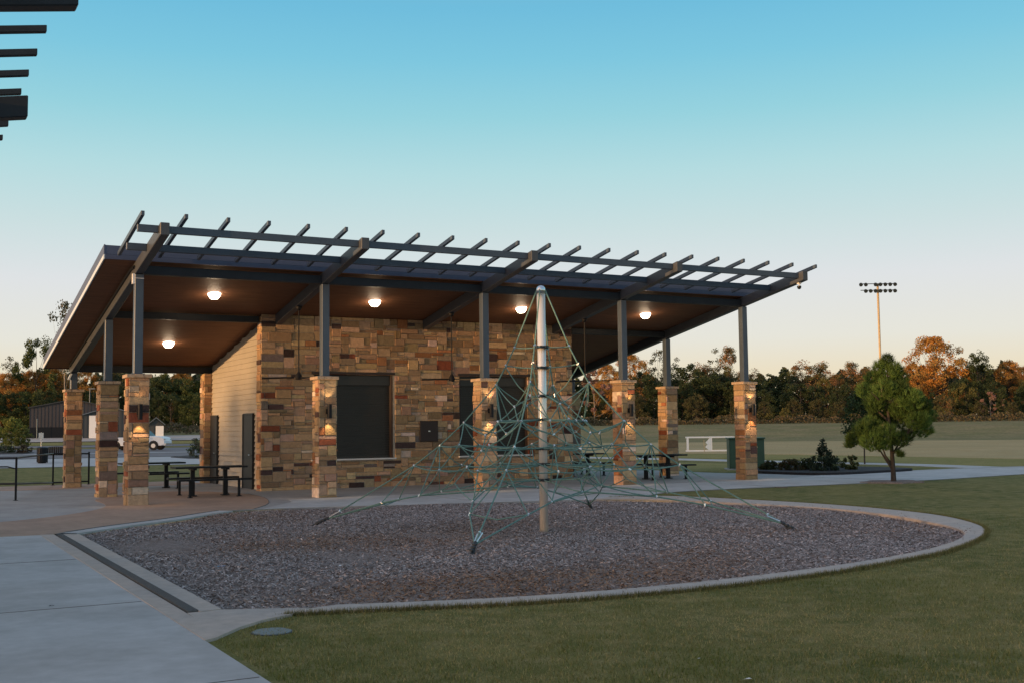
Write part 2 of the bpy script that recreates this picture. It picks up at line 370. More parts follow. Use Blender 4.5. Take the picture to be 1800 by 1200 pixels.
# plaza left of the pit, pavement in front of and under the pavilion
XE = -2.86
front_edge = [(x, y) for x, y in pit_back if x > -2.0]
plaza = [(XE, -60), (XE, -7.0), (-3.4, -6.95), (-9, -6.6), (-30, -6), (-60, -10), (-60, -60)]
sheet('plaza', plaza, .020, M['concrete'])
path_low = smooth([(10.9, -5.0), (12.3, -4.0), (14.5, -3.75), (18.9, -3.95), (22.5, -3.9), (27.2, -3.3), (32.5, -3.1), (60, -12)], 5)
path_up = smooth([(62, -8), (36, .2), (33.0, .95), (30, 1.3), (26.9, 1.2), (24.2, .85), (22.0, 1.4), (21.3, 3.2)], 5)
kout = smooth([(9.9, -4.9), (10.9, -5.0), (11.5, -5.6), (11.85, -7.2), (12.15, -9.2), (12.1, -11.3), (11.65, -13.1), (10.6, -14.75), (9.5, -15.75), (8.45, -16.4), (6.9, -17.12), (5.3, -17.55), (4.3, -17.78), (2.7, -17.95), (1.25, -17.93), (.1, -17.74), (-.95, -17.42), (-1.9, -17.15)], 4)
pav = [(-6.5, 12.2), (-60, 12.2), (-60, -10), (-30, -6), (-9, -6.6), (-3.4, -6.95), (XE, -7.0), (-2.66, -7.05)] + \
      [(x-.25, y+.33) for x, y in pit_back if -2.2 < x < 1.6] + [(2.0, -3.28)] + [(x, y+.0) for x, y in pit_back if 2.3 < x < 9.4] + [(9.9, -4.95)] + path_low + path_up + [(20.8, 4.4), (20.8, 12.2)]
sheet('pavement', pav[::-1], .016, M['pad'])
# brighter apron between pillars and pit
apron = [(2.05, -3.25)] + [(x, y+.004) for x, y in pit_back if 2.3 < x < 9.4] + [(9.9, -4.95)] + [p for p in path_low if p[0] < 30] + [(32, .3), (30, .9), (26.9, .8), (22.2, .6), (20.0, -.32), (3.55, -.32), (3.3, -1.4)]
sheet('apron', apron[::-1], .0195, M['concrete'])
tanp = smooth([(-60, -10.1), (-30, -6.05), (-9, -6.62), (-3.4, -6.97), (-2.66, -7.08)], 3) + [(x-.25, y+.33) for x, y in pit_back if -2.2 < x < 1.6] + \
    smooth([(1.9, -3.1), (2.5, -2.0), (2.95, -.7), (3.3, .9), (3.4, 2.6), (2.9, 4.4), (1.9, 5.4), (.8, 5.0), (-.4, 3.0), (-.55, .9), (-.75, -.35), (-1.3, -1.6), (-2.2, -2.8), (-3.4, -3.7), (-5, -4.1), (-9, -4.3), (-30, -4), (-60, -8)], 5)
sheet('tan_pavement', tanp[::-1], .0232, M['tan'])
sheet('rear_tan_strip', [(-60, 9.2), (-3.2, 9.4), (-.5, 9.0), (3.9, 9.4), (3.9, 12.2), (-60, 12.3)], .0197, M['tan'])
# curved joint round the tan floor, expansion joints on the plaza
def strip(pts, w, z, m, name='joint', th=.03, kind='structure'):
    mb = MB(); P = [Vector((x, y)) for x, y in pts]; L_ = []; Rr = []
    for i, p in enumerate(P):
        d = (P[min(i+1, len(P)-1)]-P[max(i-1, 0)]).normalized(); nrm_ = Vector((-d.y, d.x)); L_.append(p+nrm_*w/2); Rr.append(p-nrm_*w/2)
    a = mb.pts([(p.x, p.y, z) for p in L_]); b = mb.pts([(p.x, p.y, z) for p in Rr]); c = mb.pts([(p.x, p.y, z-th) for p in L_]); d = mb.pts([(p.x, p.y, z-th) for p in Rr])
    for i in range(len(P)-1):
        mb.face((b+i, b+i+1, a+i+1, a+i)); mb.face((a+i, a+i+1, c+i+1, c+i)); mb.face((d+i, d+i+1, b+i+1, b+i))
    o = mb.build(name, m)
    if kind: o['kind'] = kind
    return o
strip(smooth([(1.9, -3.1), (2.5, -2.0), (2.95, -.7), (3.3, .9), (3.4, 2.6)], 6), .018, .0262, M['joint'])
for yy, x0 in ((-15.6, -30), (-19.65, -30), (-11.2, -30)): strip([(x0, yy-.3), (XE-.02, yy)], .008, .024, M['joint'])
strip([(-7.2, -60), (-7.2, -6.9)], .012, .0241, M['joint'])
for xx in (6.9, 11.5, 16.1, 20.9): strip([(xx, -.33), (xx, -4.3)], .012, .0225, M['joint'])
strip([(3.55, -.33), (20, -.33)], .016, .0226, M['joint'])
# border beside the pit: tan strip, slotted drain, kerb
def quad_sheet(name, q, z, m, th=.06): return sheet(name, q, z, m, th)
quad_sheet('tan_border', [(XE, -16.9), (-2.67, -16.9), (-2.65, -7.08), (XE, -7.0)], .024, M['kerb'])
quad_sheet('pit_kerb', [(-2.55, -16.62), (-2.335, -16.56), (-2.29, -7.34), (-2.52, -7.2)], .030, M['kerb'], .12)
quad_sheet('corner_apron', [(XE, -18.08), (XE, -16.905), (-2.67, -16.905), (-2.66, -16.6), (-2.34, -16.58), (-1.9, -16.78), (-1.6, -16.95), (-1.85, -17.2), (-2.15, -17.35), (-2.45, -17.62), (-2.75, -18.0)], .0245, M['kerb'], .1)
strip([(x-.13, y+.17) for x, y in pit_back if x < 1.7], .32, .034, M['concrete'], 'rear_kerb', .1)
mb = MB()
for i in range(230):
    y = -16.55 + i*(9.35/230); mb.box((-2.60+ (i/230)*.02, y, .026), (.105, .022, .02))
o = mb.build('drain_grating', M['grate']); 
mb = MB(); mb.box((-2.60, -11.9, .008), (.12, 9.4, .02)); ob = mb.build('channel', M['black'], o)
tag(o, 'long dark slotted drain grating set between the plaza and the play pit', 'drain')
strip([(-2.62, -7.16)] + [(x-.26, y+.345) for x, y in pit_back if -2.2 < x < 1.5], .05, .037, M['grate'], 'rear_slot_drain', .02)
# raised concrete kerb curling round the lawn side of the pit
inn = pit_right; mb = MB()
def resample(P, n):
    P = [Vector(p) for p in P]; d = [0]
    for a, b in zip(P, P[1:]): d.append(d[-1]+(b-a).length)
    o_ = []
    for i in range(n):
        t = d[-1]*i/(n-1); k = min(max(0, sum(1 for q in d if q <= t)-1), len(P)-2); u = (t-d[k])/max(1e-9, d[k+1]-d[k]); o_.append(P[k].lerp(P[k+1], min(1, u)))
    return o_
inner = [(9.35, -5.22), (9.9, -5.55), (10.3, -6.1)] + [tuple(p) for p in inn[:-3]]
A_ = resample(inner, 110); B_ = resample(kout, 110)
prof = [(0.0, -.08), (0.0, .030), (.10, .040), (.90, .040), (1.0, .030), (1.0, -.03)]
rows = []
for a, b in zip(A_, B_): rows.append(mb.pts([(a.x+(b.x-a.x)*t, a.y+(b.y-a.y)*t, z) for t, z in prof]))
for r1_, r2_ in zip(rows, rows[1:]):
    for k in range(len(prof)-1): mb.face((r1_+k, r2_+k, r2_+k+1, r1_+k+1))
o = struct('kerb', mb, M['kerb'])
# chips kicked onto the kerb and turf growing against it
nr = np.random.RandomState(31); n = 320; k = nr.randint(3, 107, n); t = nr.beta(1, 4, n)*1.0
A2 = np.array([(p.x, p.y) for p in A_]); B2 = np.array([(p.x, p.y) for p in B_]); c = A2[k]+(B2[k]-A2[k])*t[:, None]+nr.normal(0, .05, (n, 2)); an = nr.uniform(0, 6.28, n); ln = nr.uniform(.006, .02, n)
U = np.stack([np.cos(an)*ln, np.sin(an)*ln, nr.normal(0, .002, n)], 1); W_ = np.stack([-np.sin(an)*ln*.3, np.cos(an)*ln*.3, nr.normal(0, .002, n)], 1); P0 = np.stack([c[:, 0], c[:, 1], np.full(n, .046)], 1)
o = bpy.data.objects.new('spilled_wood_chips', np_mesh('spilled_wood_chips', np.stack([P0-U-W_, P0+U-W_, P0+U+W_, P0-U+W_], 1).reshape(-1, 3), 4, nr.uniform(.5, 1.3, n)[:, None]*np.array([.26, .20, .165]), M['chip'])); COL.objects.link(o)
tag(o, 'stray wood chips scattered on the concrete kerb of the pit', 'wood chips', kind='stuff')
n = 26000; k = nr.randint(0, 109, n); f_ = nr.rand(n)[:, None]; e_ = B2[k]*(1-f_)+B2[k+1]*f_; d_ = (B2[k]-A2[k]); d_ /= np.linalg.norm(d_, axis=1)[:, None]; c = e_+d_*(nr.gamma(1.6, .022, n)-.012)[:, None]
h = nr.uniform(.03, .075, n); w = nr.uniform(.002, .004, n); an = nr.uniform(0, 6.28, n); b0 = np.stack([c[:, 0]-np.cos(an)*w, c[:, 1]-np.sin(an)*w, np.zeros(n)], 1); b1 = np.stack([c[:, 0]+np.cos(an)*w, c[:, 1]+np.sin(an)*w, np.zeros(n)], 1)
tp = np.stack([c[:, 0]+nr.normal(0, .018, n), c[:, 1]+nr.normal(0, .018, n), h], 1); g = nr.rand(n)[:, None]
o = bpy.data.objects.new('edge_grass', np_mesh('edge_grass', np.stack([b0, b1, tp], 1).reshape(-1, 3), 3, nr.uniform(.7, 1.2, n)[:, None]*(g*np.array([.11, .13, .038])+(1-g)*np.array([.26, .22, .10])), M['blade'])); COL.objects.link(o)
tag(o, 'longer grass fringe growing along the outside of the kerb', 'grass', kind='stuff')
# far path, field, roads
strip([tuple(at(*q)[:2]) for q in [(900, 801.5), (1000, 803), (1180, 806.3), (1290, 809), (1400, 811.5), (1490, 813.5)]], 1.9, .012, M['concrete'], 'far_path')
strip(smooth([tuple(at(*q)[:2]) for q in [(1490, 813.5), (1560, 815), (1640, 817.5), (1720, 820.5), (1810, 823.5), (1900, 827)]], 4), 1.7, .0125, M['concrete'], 'far_path')
fld = [far(x, D)[:2] for x, D in ((940, 76), (1150, 72), (1400, 66), (1800, 57), (2100, 54), (2100, 117), (1800, 117), (1400, 117), (940, 117))]
sheet('sports_field', [tuple(p) for p in fld], .008, M['field'])
gs = [at(*q)[:2] for q in [(900, 808), (1180, 812), (1400, 816), (1400, 822), (1280, 828), (1100, 826), (900, 822)]]
sheet('turf_strip', [tuple(p) for p in gs], .006, M['strip'])
gs = [far(x, D)[:2] for x, D in ((940, 68), (1150, 62), (1400, 57), (1800, 46), (2100, 43), (2100, 53.8), (1800, 56.8), (1400, 65.8), (940, 75.8))]
sheet('turf_margin', [tuple(p) for p in gs], .0065, M['strip'])
def band(xa, xb, D0, D1, z, m, name):
    a0, b0, b1, a1 = far(xa, D0), far(xb, D0), far(xb, D1), far(xa, D1); mb = MB(); K = 10
    for i in range(K):
        for j in range(3):
            q = []
            for (u, v) in ((i, j), (i+1, j), (i+1, j+1), (i, j+1)):
                p = a0.lerp(b0, u/K).lerp(a1.lerp(b1, u/K), v/3); q.append((p.x, p.y, ground_z(p.x, p.y)+z))
            n = mb.pts(q); mb.face((n, n+1, n+2, n+3))
    return struct(name, mb, m)
band(-300, 620, 62, 82, .02, M['concrete'], 'lot_path')
band(-300, 620, 82.5, 96, .03, M['asphalt'], 'car_park')
band(-300, 620, 96.5, 99, .04, M['concrete'], 'car_park_kerb')
band(-300, 620, 99.5, 127, .03, M['asphalt'], 'road')
band(-300, 620, 127.5, 133, .05, M['strip'], 'verge')
band(-300, 620, 134, 141, .06, M['asphalt'], 'upper_road')
band(-300, 620, 142, 150, .06, M['strip'], 'upper_verge')
band(-300, 620, 152, 166, .08, M['kerb'], 'gravel_yard')

# turf blades on the near lawn
nr = np.random.RandomState(11); n = 230000
dd = 7.0 + 17*nr.beta(1.1, 2.0, n); aa = nr.uniform(-.60, .62, n)
hx = (FW.x, FW.y); hl = math.hypot(*hx); fx, fy = hx[0]/hl, hx[1]/hl
xs = CAM.x + dd*(fx + fy*np.tan(aa)*.9); ys = CAM.y + dd*(fy - fx*np.tan(aa)*.9)
outer = np.array([(p.x, p.y) for p in B_] + [(-2.2, -17.4), (-2.78, -18.05), (-2.84, -60), (60, -60), (60, -6), (14, -5)])
ok = np.zeros(n, bool); j = len(outer)-1
for i in range(len(outer)):
    with np.errstate(divide='ignore', invalid='ignore'):
        cond = ((outer[i, 1] > ys) != (outer[j, 1] > ys)) & (xs < (outer[j, 0]-outer[i, 0])*(ys-outer[i, 1])/(outer[j, 1]-outer[i, 1])+outer[i, 0])
    ok ^= cond; j = i
pl = (xs > -2.84); ok &= pl
cl = .8*np.sin(xs*2.1+np.sin(ys*1.7)*2)*np.sin(ys*2.7+1.1)+.7*np.sin(xs*.8+ys*.5+1.5*np.sin(ys*.6))+.5*np.sin(xs*5.3+2*np.sin(ys*4))*np.sin(ys*6.1)+nr.normal(0, .5, n)
xs, ys, cl = xs[ok], ys[ok], cl[ok]; n = len(xs)
h = nr.uniform(.012, .034, n)*(1+.25*np.clip(cl, -1, 1)); w = nr.uniform(.0018, .0042, n); an = nr.uniform(0, 2*pi, n); lx = nr.normal(0, .012, n); ly = nr.normal(0, .012, n)
b0 = np.stack([xs-np.cos(an)*w, ys-np.sin(an)*w, np.zeros(n)], 1); b1 = np.stack([xs+np.cos(an)*w, ys+np.sin(an)*w, np.zeros(n)], 1); tp = np.stack([xs+lx, ys+ly, h], 1)
V = np.stack([b0, b1, tp], 1).reshape(-1, 3)
g = np.clip(.48+.42*cl+nr.normal(0, .25, n), 0, 1)[:, None]; tone = nr.uniform(.7, 1.35, n)[:, None]
cols = tone*(g*np.array([.125, .145, .040])+(1-g)*np.array([.36, .30, .14]))
o = bpy.data.objects.new('grass', np_mesh('grass', V, 3, cols, M['blade'])); COL.objects.link(o)
tag(o, 'short patchy green and straw grass of the lawn in front of the play pit', 'grass', kind='stuff')
tag_l = []

# ------------------------------------------------------------------ stonework
STONES = [((.40, .30, .17), 32), ((.35, .25, .14), 24), ((.44, .34, .21), 16), ((.30, .235, .145), 12), ((.34, .17, .08), 4), ((.24, .085, .045), 3),
          ((.075, .052, .048), 4), ((.58, .50, .39), 5), ((.22, .20, .17), 3), ((.38, .27, .19), 9)]
def ashlar(mb, o, u, nrm, W, H, seed, holes=(), unit=.10, big=1.0):
    rs = random.Random(seed); o = Vector(o); u = Vector(u); nrm = Vector(nrm); up = Vector((0, 0, 1))
    Hf = H if callable(H) else (lambda x: H)
    Hm = max(Hf(0), Hf(W)); nx = max(1, round(W/(unit*1.1 if W > 1 else unit))); nz = max(1, round(Hm/(unit*.87))); ux = W/nx; uz = Hm/nz
    gx = [i*ux+(rs.uniform(-.3, .3)*ux if 0 < i < nx else 0) for i in range(nx+1)]; gz = [j*uz+(rs.uniform(-.28, .28)*uz if 0 < j < nz else 0) for j in range(nz+1)]
    occ = [[False]*nx for _ in range(nz)]
    for j in range(nz):
        for i in range(nx):
            cx, cz = (i+.5)*ux, (j+.5)*uz
            if any(h[0] < cx < h[1] and h[2] < cz < h[3] for h in holes) or cz > Hf(cx)+uz*.5: occ[j][i] = True
    tot = sum(w for _, w in STONES)
    for j in range(nz):
        for i in range(nx):
            if occ[j][i]: continue
            hh = rs.choices((1, 2, 3), (36, 50, 14))[0]; ww = {1: rs.choice((2, 3, 4, 5, 6)), 2: rs.choice((1, 2, 3, 4, 5, 6)), 3: rs.choice((2, 3, 4, 5))}[hh]
            if nx < 8: ww = min(ww, rs.choice((2, 3, 4, nx)))
            a = 1
            while a < ww and i+a < nx and not occ[j][i+a]: a += 1
            ww = a
            if i+ww < nx and not occ[j][i+ww] and (i+ww+1 >= nx or occ[j][i+ww+1]): ww += 1
            b = 1
            while b < hh and j+b < nz and all(not occ[j+b][i+q] for q in range(ww)): b += 1
            hh = b
            for q in range(hh):
                for p in range(ww): occ[j+q][i+p] = True
            g = .0045; x0, x1 = gx[i]+g, gx[i+ww]-g; z0, z1 = gz[j]+g, gz[j+hh]-g
            if i == 0: x0 -= g+.004
            if i+ww == nx: x1 += g+.004
            tt = lambda x: min(z1, Hf(x)-.002)
            if tt(x0) < z0+.01 or tt(x1) < z0+.01: continue
            r = rs.uniform(0, tot); 
            for c, w_ in STONES:
                r -= w_
                if r <= 0: break
            c = (c[0]*1.02, c[1]*.925, c[2]*.95); k = rs.uniform(.62, 1.25); c = tuple(max(0, q*k*rs.uniform(.94, 1.06)) for q in c)
            d = rs.uniform(.010, .040); e = rs.uniform(.006, .012)
            jj = lambda: rs.uniform(-.003, .003)
            P = [o+u*x0+up*z0, o+u*x1+up*z0, o+u*x1+up*tt(x1), o+u*x0+up*tt(x0)]
            Q = [o+u*(x0+e+jj())+up*(z0+e)+nrm*(d+jj()), o+u*(x1-e+jj())+up*(z0+e)+nrm*(d+jj()), o+u*(x1-e)+up*(tt(x1)-e)+nrm*(d+jj()), o+u*(x0+e)+up*(tt(x0)-e)+nrm*(d+jj())]
            n = mb.pts(P+Q)
            mb.face((n+4, n+5, n+6, n+7), c)
            for a_, b_ in ((0, 1), (1, 2), (2, 3), (3, 0)): mb.face((n+a_, n+b_, n+4+b_, n+4+a_), c)
SOF = lambda y: 5.68-.18*y
BOT = lambda y: 5.40-.18*y
pavilion = thing('stone_pavilion', 'open park pavilion with stone walls, stone pillars and a sloping metal roof', 'pavilion', (0, 0, 0))
PH = 3.05; PA = .225
def pillar(x, y, seed, posttop, cap=True, sides='SWNE'):
    mb = MB(); a = PA; mb.box((x, y, PH/2-.04), (2*a, 2*a, PH-.08), col=(.30, .285, .25)); 
    hgt = PH-.085
    if 'S' in sides: ashlar(mb, (x-a, y-a, 0), (1, 0, 0), (0, -1, 0), 2*a, hgt, seed)
    if 'W' in sides: ashlar(mb, (x-a, y+a, 0), (0, -1, 0), (-1, 0, 0), 2*a, hgt, seed+1)
    if 'N' in sides: ashlar(mb, (x+a, y+a, 0), (-1, 0, 0), (0, 1, 0), 2*a, hgt, seed+2)
    if 'E' in sides: ashlar(mb, (x+a, y-a, 0), (0, 1, 0), (1, 0, 0), 2*a, hgt, seed+3)
    o = mb.build('stone_pillar', M['stone'], pavilion)
    mb = MB(); c = .29; rs = random.Random(seed); k = 3
    for i in range(k):
        x0 = -c + 2*c*i/k; x1 = -c+2*c*(i+1)/k-.004; mb.box((x+(x0+x1)/2, y, PH-.04+rs.uniform(-.004, .004)), (x1-x0, 2*c+rs.uniform(-.01, .01), .08))
    mb.build('pillar_cap', M['cap'], o, bevel=.008)
    mb = MB(); w = .20; z0, z1 = PH-.005, posttop
    mb.box((x, y, (z0+z1)/2), (w, w, z1-z0)); mb.box((x, y, PH+.012), (.30, .30, .02)); mb.build('steel_post', M['steel'], o, bevel=.012)
    return o
S = 4.6
for i in range(5): pillar(i*S, 0, 100+10*i, 5.40)
pillar(0, 4.0, 160, BOT(4)); pillar(0, 10.2, 170, BOT(10.2)); pillar(4*S, 4.0, 180, BOT(4)); pillar(4*S, 10.2, 190, BOT(10.2))
# back pillar beside the side wall
mb = MB(); mb.box((4.24, 10.2, 1.80), (.45, .45, 3.60), col=(.30, .285, .25))
for o_, u_, n_, sd_ in (((4.015, 9.975, 0), (1, 0, 0), (0, -1, 0), 211), ((4.015, 10.425, 0), (0, -1, 0), (-1, 0, 0), 212), ((4.465, 10.425, 0), (-1, 0, 0), (0, 1, 0), 213)): ashlar(mb, o_, u_, n_, .45, 3.6, sd_)
mb.build('stone_pier', M['stone'], pavilion); pillar(14.3, 10.2, 220, BOT(10.2))
# sloped members along Y
def slope_bar(mb, x0, x1, y0, y1, zb, zt, col=None):
    mb.hexa([(x0, y0, zb(y0)), (x1, y0, zb(y0)), (x1, y1, zb(y1)), (x0, y1, zb(y1)), (x0, y0, zt(y0)), (x1, y0, zt(y0)), (x1, y1, zt(y1)), (x0, y1, zt(y1))], col)
for i in range(5):
    mb = MB(); slope_bar(mb, i*S-.10, i*S+.10, -2.82, 10.45, BOT, lambda y: SOF(y)-.003)
    # weld seam plate over the post
    o = mb.build('roof_beam', M['beam'], pavilion, bevel=.012)
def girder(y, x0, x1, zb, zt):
    mb = MB(); mb.box(((x0+x1)/2, y, (zb+zt)/2), (x1-x0, .16, zt-zb)); mb.build('girder', M['steel_dark'], pavilion, bevel=.01)  # girders take a darker steel tone than the posts
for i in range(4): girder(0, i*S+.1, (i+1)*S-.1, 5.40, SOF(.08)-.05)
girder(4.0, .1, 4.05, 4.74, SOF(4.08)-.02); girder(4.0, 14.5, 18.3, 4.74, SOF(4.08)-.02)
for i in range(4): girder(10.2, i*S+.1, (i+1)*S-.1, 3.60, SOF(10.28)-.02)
# roof
RX0, RX1, RY0, RY1 = -.80, 19.2, -.16, 10.80; TH = .30
mb = MB(); slope_bar(mb, RX0+.03, RX1-.03, RY0+.03, RY1-.03, SOF, lambda y: SOF(y)+.02); soff = mb.build('ceiling', M['soffit'], pavilion)
mb = MB(); slope_bar(mb, RX0+.02, RX1-.02, RY0+.02, RY1-.02, lambda y: SOF(y)+.025, lambda y: SOF(y)+TH)
for i in range(41):
    x = RX0+.1+i*(RX1-RX0-.2)/40; slope_bar(mb, x-.015, x+.015, RY0+.05, RY1-.02, lambda y: SOF(y)+TH-.01, lambda y: SOF(y)+TH+.03)
roof = mb.build('roof', M['roof'], pavilion)
mb = MB()
mb.box(((RX0+RX1)/2, RY0, SOF(RY0)+.215), (RX1-RX0+.04, .03, .21)); mb.box(((RX0+RX1)/2, RY0-.008, SOF(RY0)+.05), (RX1-RX0+.05, .03, .11))
mb.build('front_fascia', M['fascia'], roof)
for x in (RX0-.005, RX1+.005): mb = MB(); slope_bar(mb, x-.014, x+.014, RY0-.02, RY1+.02, lambda y: SOF(y)+.10, lambda y: SOF(y)+TH+.03); mb.build('side_fascia', M['fascia'], roof)
for x in (RX0-.012, RX1+.012): mb = MB(); slope_bar(mb, x-.014, x+.014, RY0-.025, RY1+.03, lambda y: SOF(y)-.01, lambda y: SOF(y)+.095); mb.build('edge_trim', M['trim'], roof)
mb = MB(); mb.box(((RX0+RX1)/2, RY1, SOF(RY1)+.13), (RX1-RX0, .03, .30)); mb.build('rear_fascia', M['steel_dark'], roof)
# trellis in front of the roof edge
for yy, in ((-2.60,), (-1.38,)):
    zt = 5.68+.18*(-yy)-.01
    segs = [(-.54, -.1)] + [(i*S+.1, (i+1)*S-.1) for i in range(4)]
    for a, b in segs:
        mb = MB(); mb.box(((a+b)/2, yy, zt-.08), (b-a, .10, .16)); mb.build('trellis_rail', M['steel'], pavilion, bevel=.008)
RAF = None
for k in range(22):
    x = -.52+.909*k
    if RAF is None:
        mb = MB(); slope_bar(mb, -.038, .038, -3.10, -.40, lambda y: 5.690-.18*y, lambda y: 5.79-.18*y); RAF = mb.mesh('trellis_rafter', M['steel'], bevel=.006)
    inst('trellis_rafter', RAF, pavilion, (x, 0, 0))
# building walls
WY = 3.85; WX0, WX1 = 4.10, 14.42
win = [(5.62, 8.12, .86, 3.32), (10.33, 12.80, .86, 3.32)]
mb = MB()
# wall body built round the openings
def wbox(x0, x1, z0, z1): mb.box(((x0+x1)/2, WY+.175, (z0+z1)/2), (x1-x0, .35, z1-z0), col=(.30, .285, .25))
topz = SOF(WY+.35)-.004
wbox(WX0, win[0][0], 0, topz); wbox(win[0][1], win[1][0], 0, topz); wbox(win[1][1], WX1, 0, topz)
for w_ in win: wbox(w_[0], w_[1], 0, w_[2]-.05); wbox(w_[0], w_[1], w_[3]+.05, topz)
ashlar(mb, (WX0, WY, 0), (1, 0, 0), (0, -1, 0), WX1-WX0, SOF(WY)-.004, 7, [(a-WX0, b-WX0, c-.04, d+.04) for a, b, c, d in win])
ashlar(mb, (WX0, WY+.35, 0), (0, -1, 0), (-1, 0, 0), .35, topz, 8)
ashlar(mb, (WX1, WY, 0), (0, 1, 0), (1, 0, 0), 6.2, lambda t: SOF(WY+t)-.01, 9)
mb.box((WX1-.15, 7.1, 1.9), (.28, 5.7, 3.8), col=(.30, .285, .25))
wall = mb.build('stone_wall', M['stone'], pavilion)
for (a, b, c, d) in win:
    mb = MB()
    mb.box((a+.02, WY+.12, (c+d)/2), (.05, .22, d-c+.06)); mb.box((b-.02, WY+.12, (c+d)/2), (.05, .22, d-c+.06)); mb.box(((a+b)/2, WY+.10, d+.03), (b-a+.1, .30, .07))
    w = mb.build('window', M['lintel'], pavilion)
    mb = MB(); k = 34
    for i in range(k):
        z = c+(i+.5)*(d-c)/k; mb.box(((a+b)/2, WY+.20, z), (b-a-.08, .03, (d-c)/k*.86), Matrix.Rotation(.06, 3, 'X'))
    mb.box(((a+b)/2, WY+.225, (c+d)/2), (b-a-.06, .02, d-c))
    mb.box(((a+b)/2, WY+.16, c+.035), (b-a-.08, .06, .07)); mb.box(((a+b)/2, WY+.15, d-.16), (b-a-.08, .09, .30))
    mb.build('roller_shutter', M['shutter'], w)
    mb = MB(); mb.box(((a+b)/2, WY+.03, c-.022), (b-a+.12, .30, .045)); mb.build('sill', M['sill'], w, bevel=.005)
mb = MB(); mb.box((9.27, WY-.045, 1.63), (.60, .05, .62)); hp = mb.build('access_panel', M['lintel'], pavilion, bevel=.01)
mb = MB(); mb.box((9.27, WY-.075, 1.63), (.06, .02, .03)); mb.build('latch', M['silver'], hp)
# side wall of lap siding with two doors
SX = 4.30
mb = MB(); nb = 30; y0, y1 = WY+.35, 9.98
for i in range(nb):
    z0 = i*.155; z1 = z0+.16
    def yl(z): return min(y1, (5.68-z-.01)/.18)
    ye = yl(z1)
    if ye < y0+.2: continue
    mb.hexa([(SX-.045, y0, z0), (SX+.05, y0, z0), (SX+.05, ye, z0), (SX-.045, ye, z0), (SX-.010, y0, z1), (SX+.05, y0, z1), (SX+.05, ye, z1), (SX-.010, ye, z1)])
mb.hexa([(SX+.05, y0, 0), (SX+.2, y0, 0), (SX+.2, y1, 0), (SX+.05, y1, 0), (SX+.05, y0, SOF(y0)-.01), (SX+.2, y0, SOF(y0)-.01), (SX+.2, y1, SOF(y1)-.01), (SX+.05, y1, SOF(y1)-.01)])
mb.box((9.3, 10.1, 1.75), (9.8, .2, 3.5))
side = mb.build('siding_wall', M['siding'], pavilion)
for (a, b) in ((5.10, 6.04), (9.12, 9.97)):
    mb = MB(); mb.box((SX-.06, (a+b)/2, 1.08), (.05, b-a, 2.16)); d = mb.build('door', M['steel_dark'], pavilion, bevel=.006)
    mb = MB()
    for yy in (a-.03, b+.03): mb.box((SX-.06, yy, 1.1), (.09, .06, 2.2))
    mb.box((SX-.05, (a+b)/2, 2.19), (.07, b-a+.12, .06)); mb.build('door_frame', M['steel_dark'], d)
    mb = MB(); mb.tube([(SX-.07, a+.1, 1.0), (SX-.13, a+.1, 1.0), (SX-.13, a+.22, 1.0)], .012, 8); mb.build('handle', M['silver'], d)
# conduit, junction box on the first post
mb = MB()
for k in range(2): mb.tube([(-.125, -.1+.05*k, SOF(0)-.10-.03*k)] + [(-.125, y, SOF(y)-.05-.03*k) for y in (.3, 3, 6, 9, 10.2)], .022, 6)
mb.build('conduit', M['black'], pavilion)
mb = MB(); mb.box((-.125, -.02, 5.29), (.05, .12, .24)); mb.tube([(-.12, -.112, 5.30), (.1, -.112, 5.30)], .008, 6); mb.build('junction_box', M['white'], pavilion)

# ------------------------------------------------------------------ lamps, fans, wall lights
def ceiling_lamp(x, y, label):
    z = SOF(y); t = thing('ceiling_lamp', label, 'ceiling lamp', (x, y, z), 0, 'glowing ceiling lamps under the pavilion roof')
    if not hasattr(ceiling_lamp, 'm'):
        a = MB(); a.lathe([(.17, .035), (.17, -.004), (.10, -.006)], n=24)
        b = MB(); b.lathe([(.10, -.008), (.17, -.010), (.16, -.04), (.13, -.10), (.095, -.135), (.03, -.145)], n=24)
        ceiling_lamp.m = (a.mesh('lamp_base', M['white']), b.mesh('lamp_bowl', M['lamp'], smooth=True))
    R_ = (math.atan(-.18), 0, 0)
    inst('lamp_base', ceiling_lamp.m[0], t, (0, 0, 0), (R_[0], 0, 0)); inst('lamp_bowl', ceiling_lamp.m[1], t, (0, 0, 0), (R_[0], 0, 0))
    ld = bpy.data.lights.new('lamp_light', 'POINT'); ld.energy = 9; ld.color = (1, .70, .42); ld.shadow_soft_size = .12
    lo = bpy.data.objects.new('lamp_light', ld); COL.objects.link(lo); lo.parent = t; lo.location = (0, 0, -.26)
ceiling_lamp(2.33, 2.15, 'lit bowl lamp on the ceiling above the near picnic table')
ceiling_lamp(2.27, 7.28, 'lit bowl lamp on the low ceiling behind, beside the siding wall')
ceiling_lamp(6.85, 2.15, 'lit bowl lamp on the ceiling above the left shuttered window')
ceiling_lamp(11.6, 2.15, 'lit bowl lamp on the ceiling just left of the tip of the steel pole')
ceiling_lamp(16.2, 2.15, 'lit bowl lamp on the ceiling in the open bay at the right end')
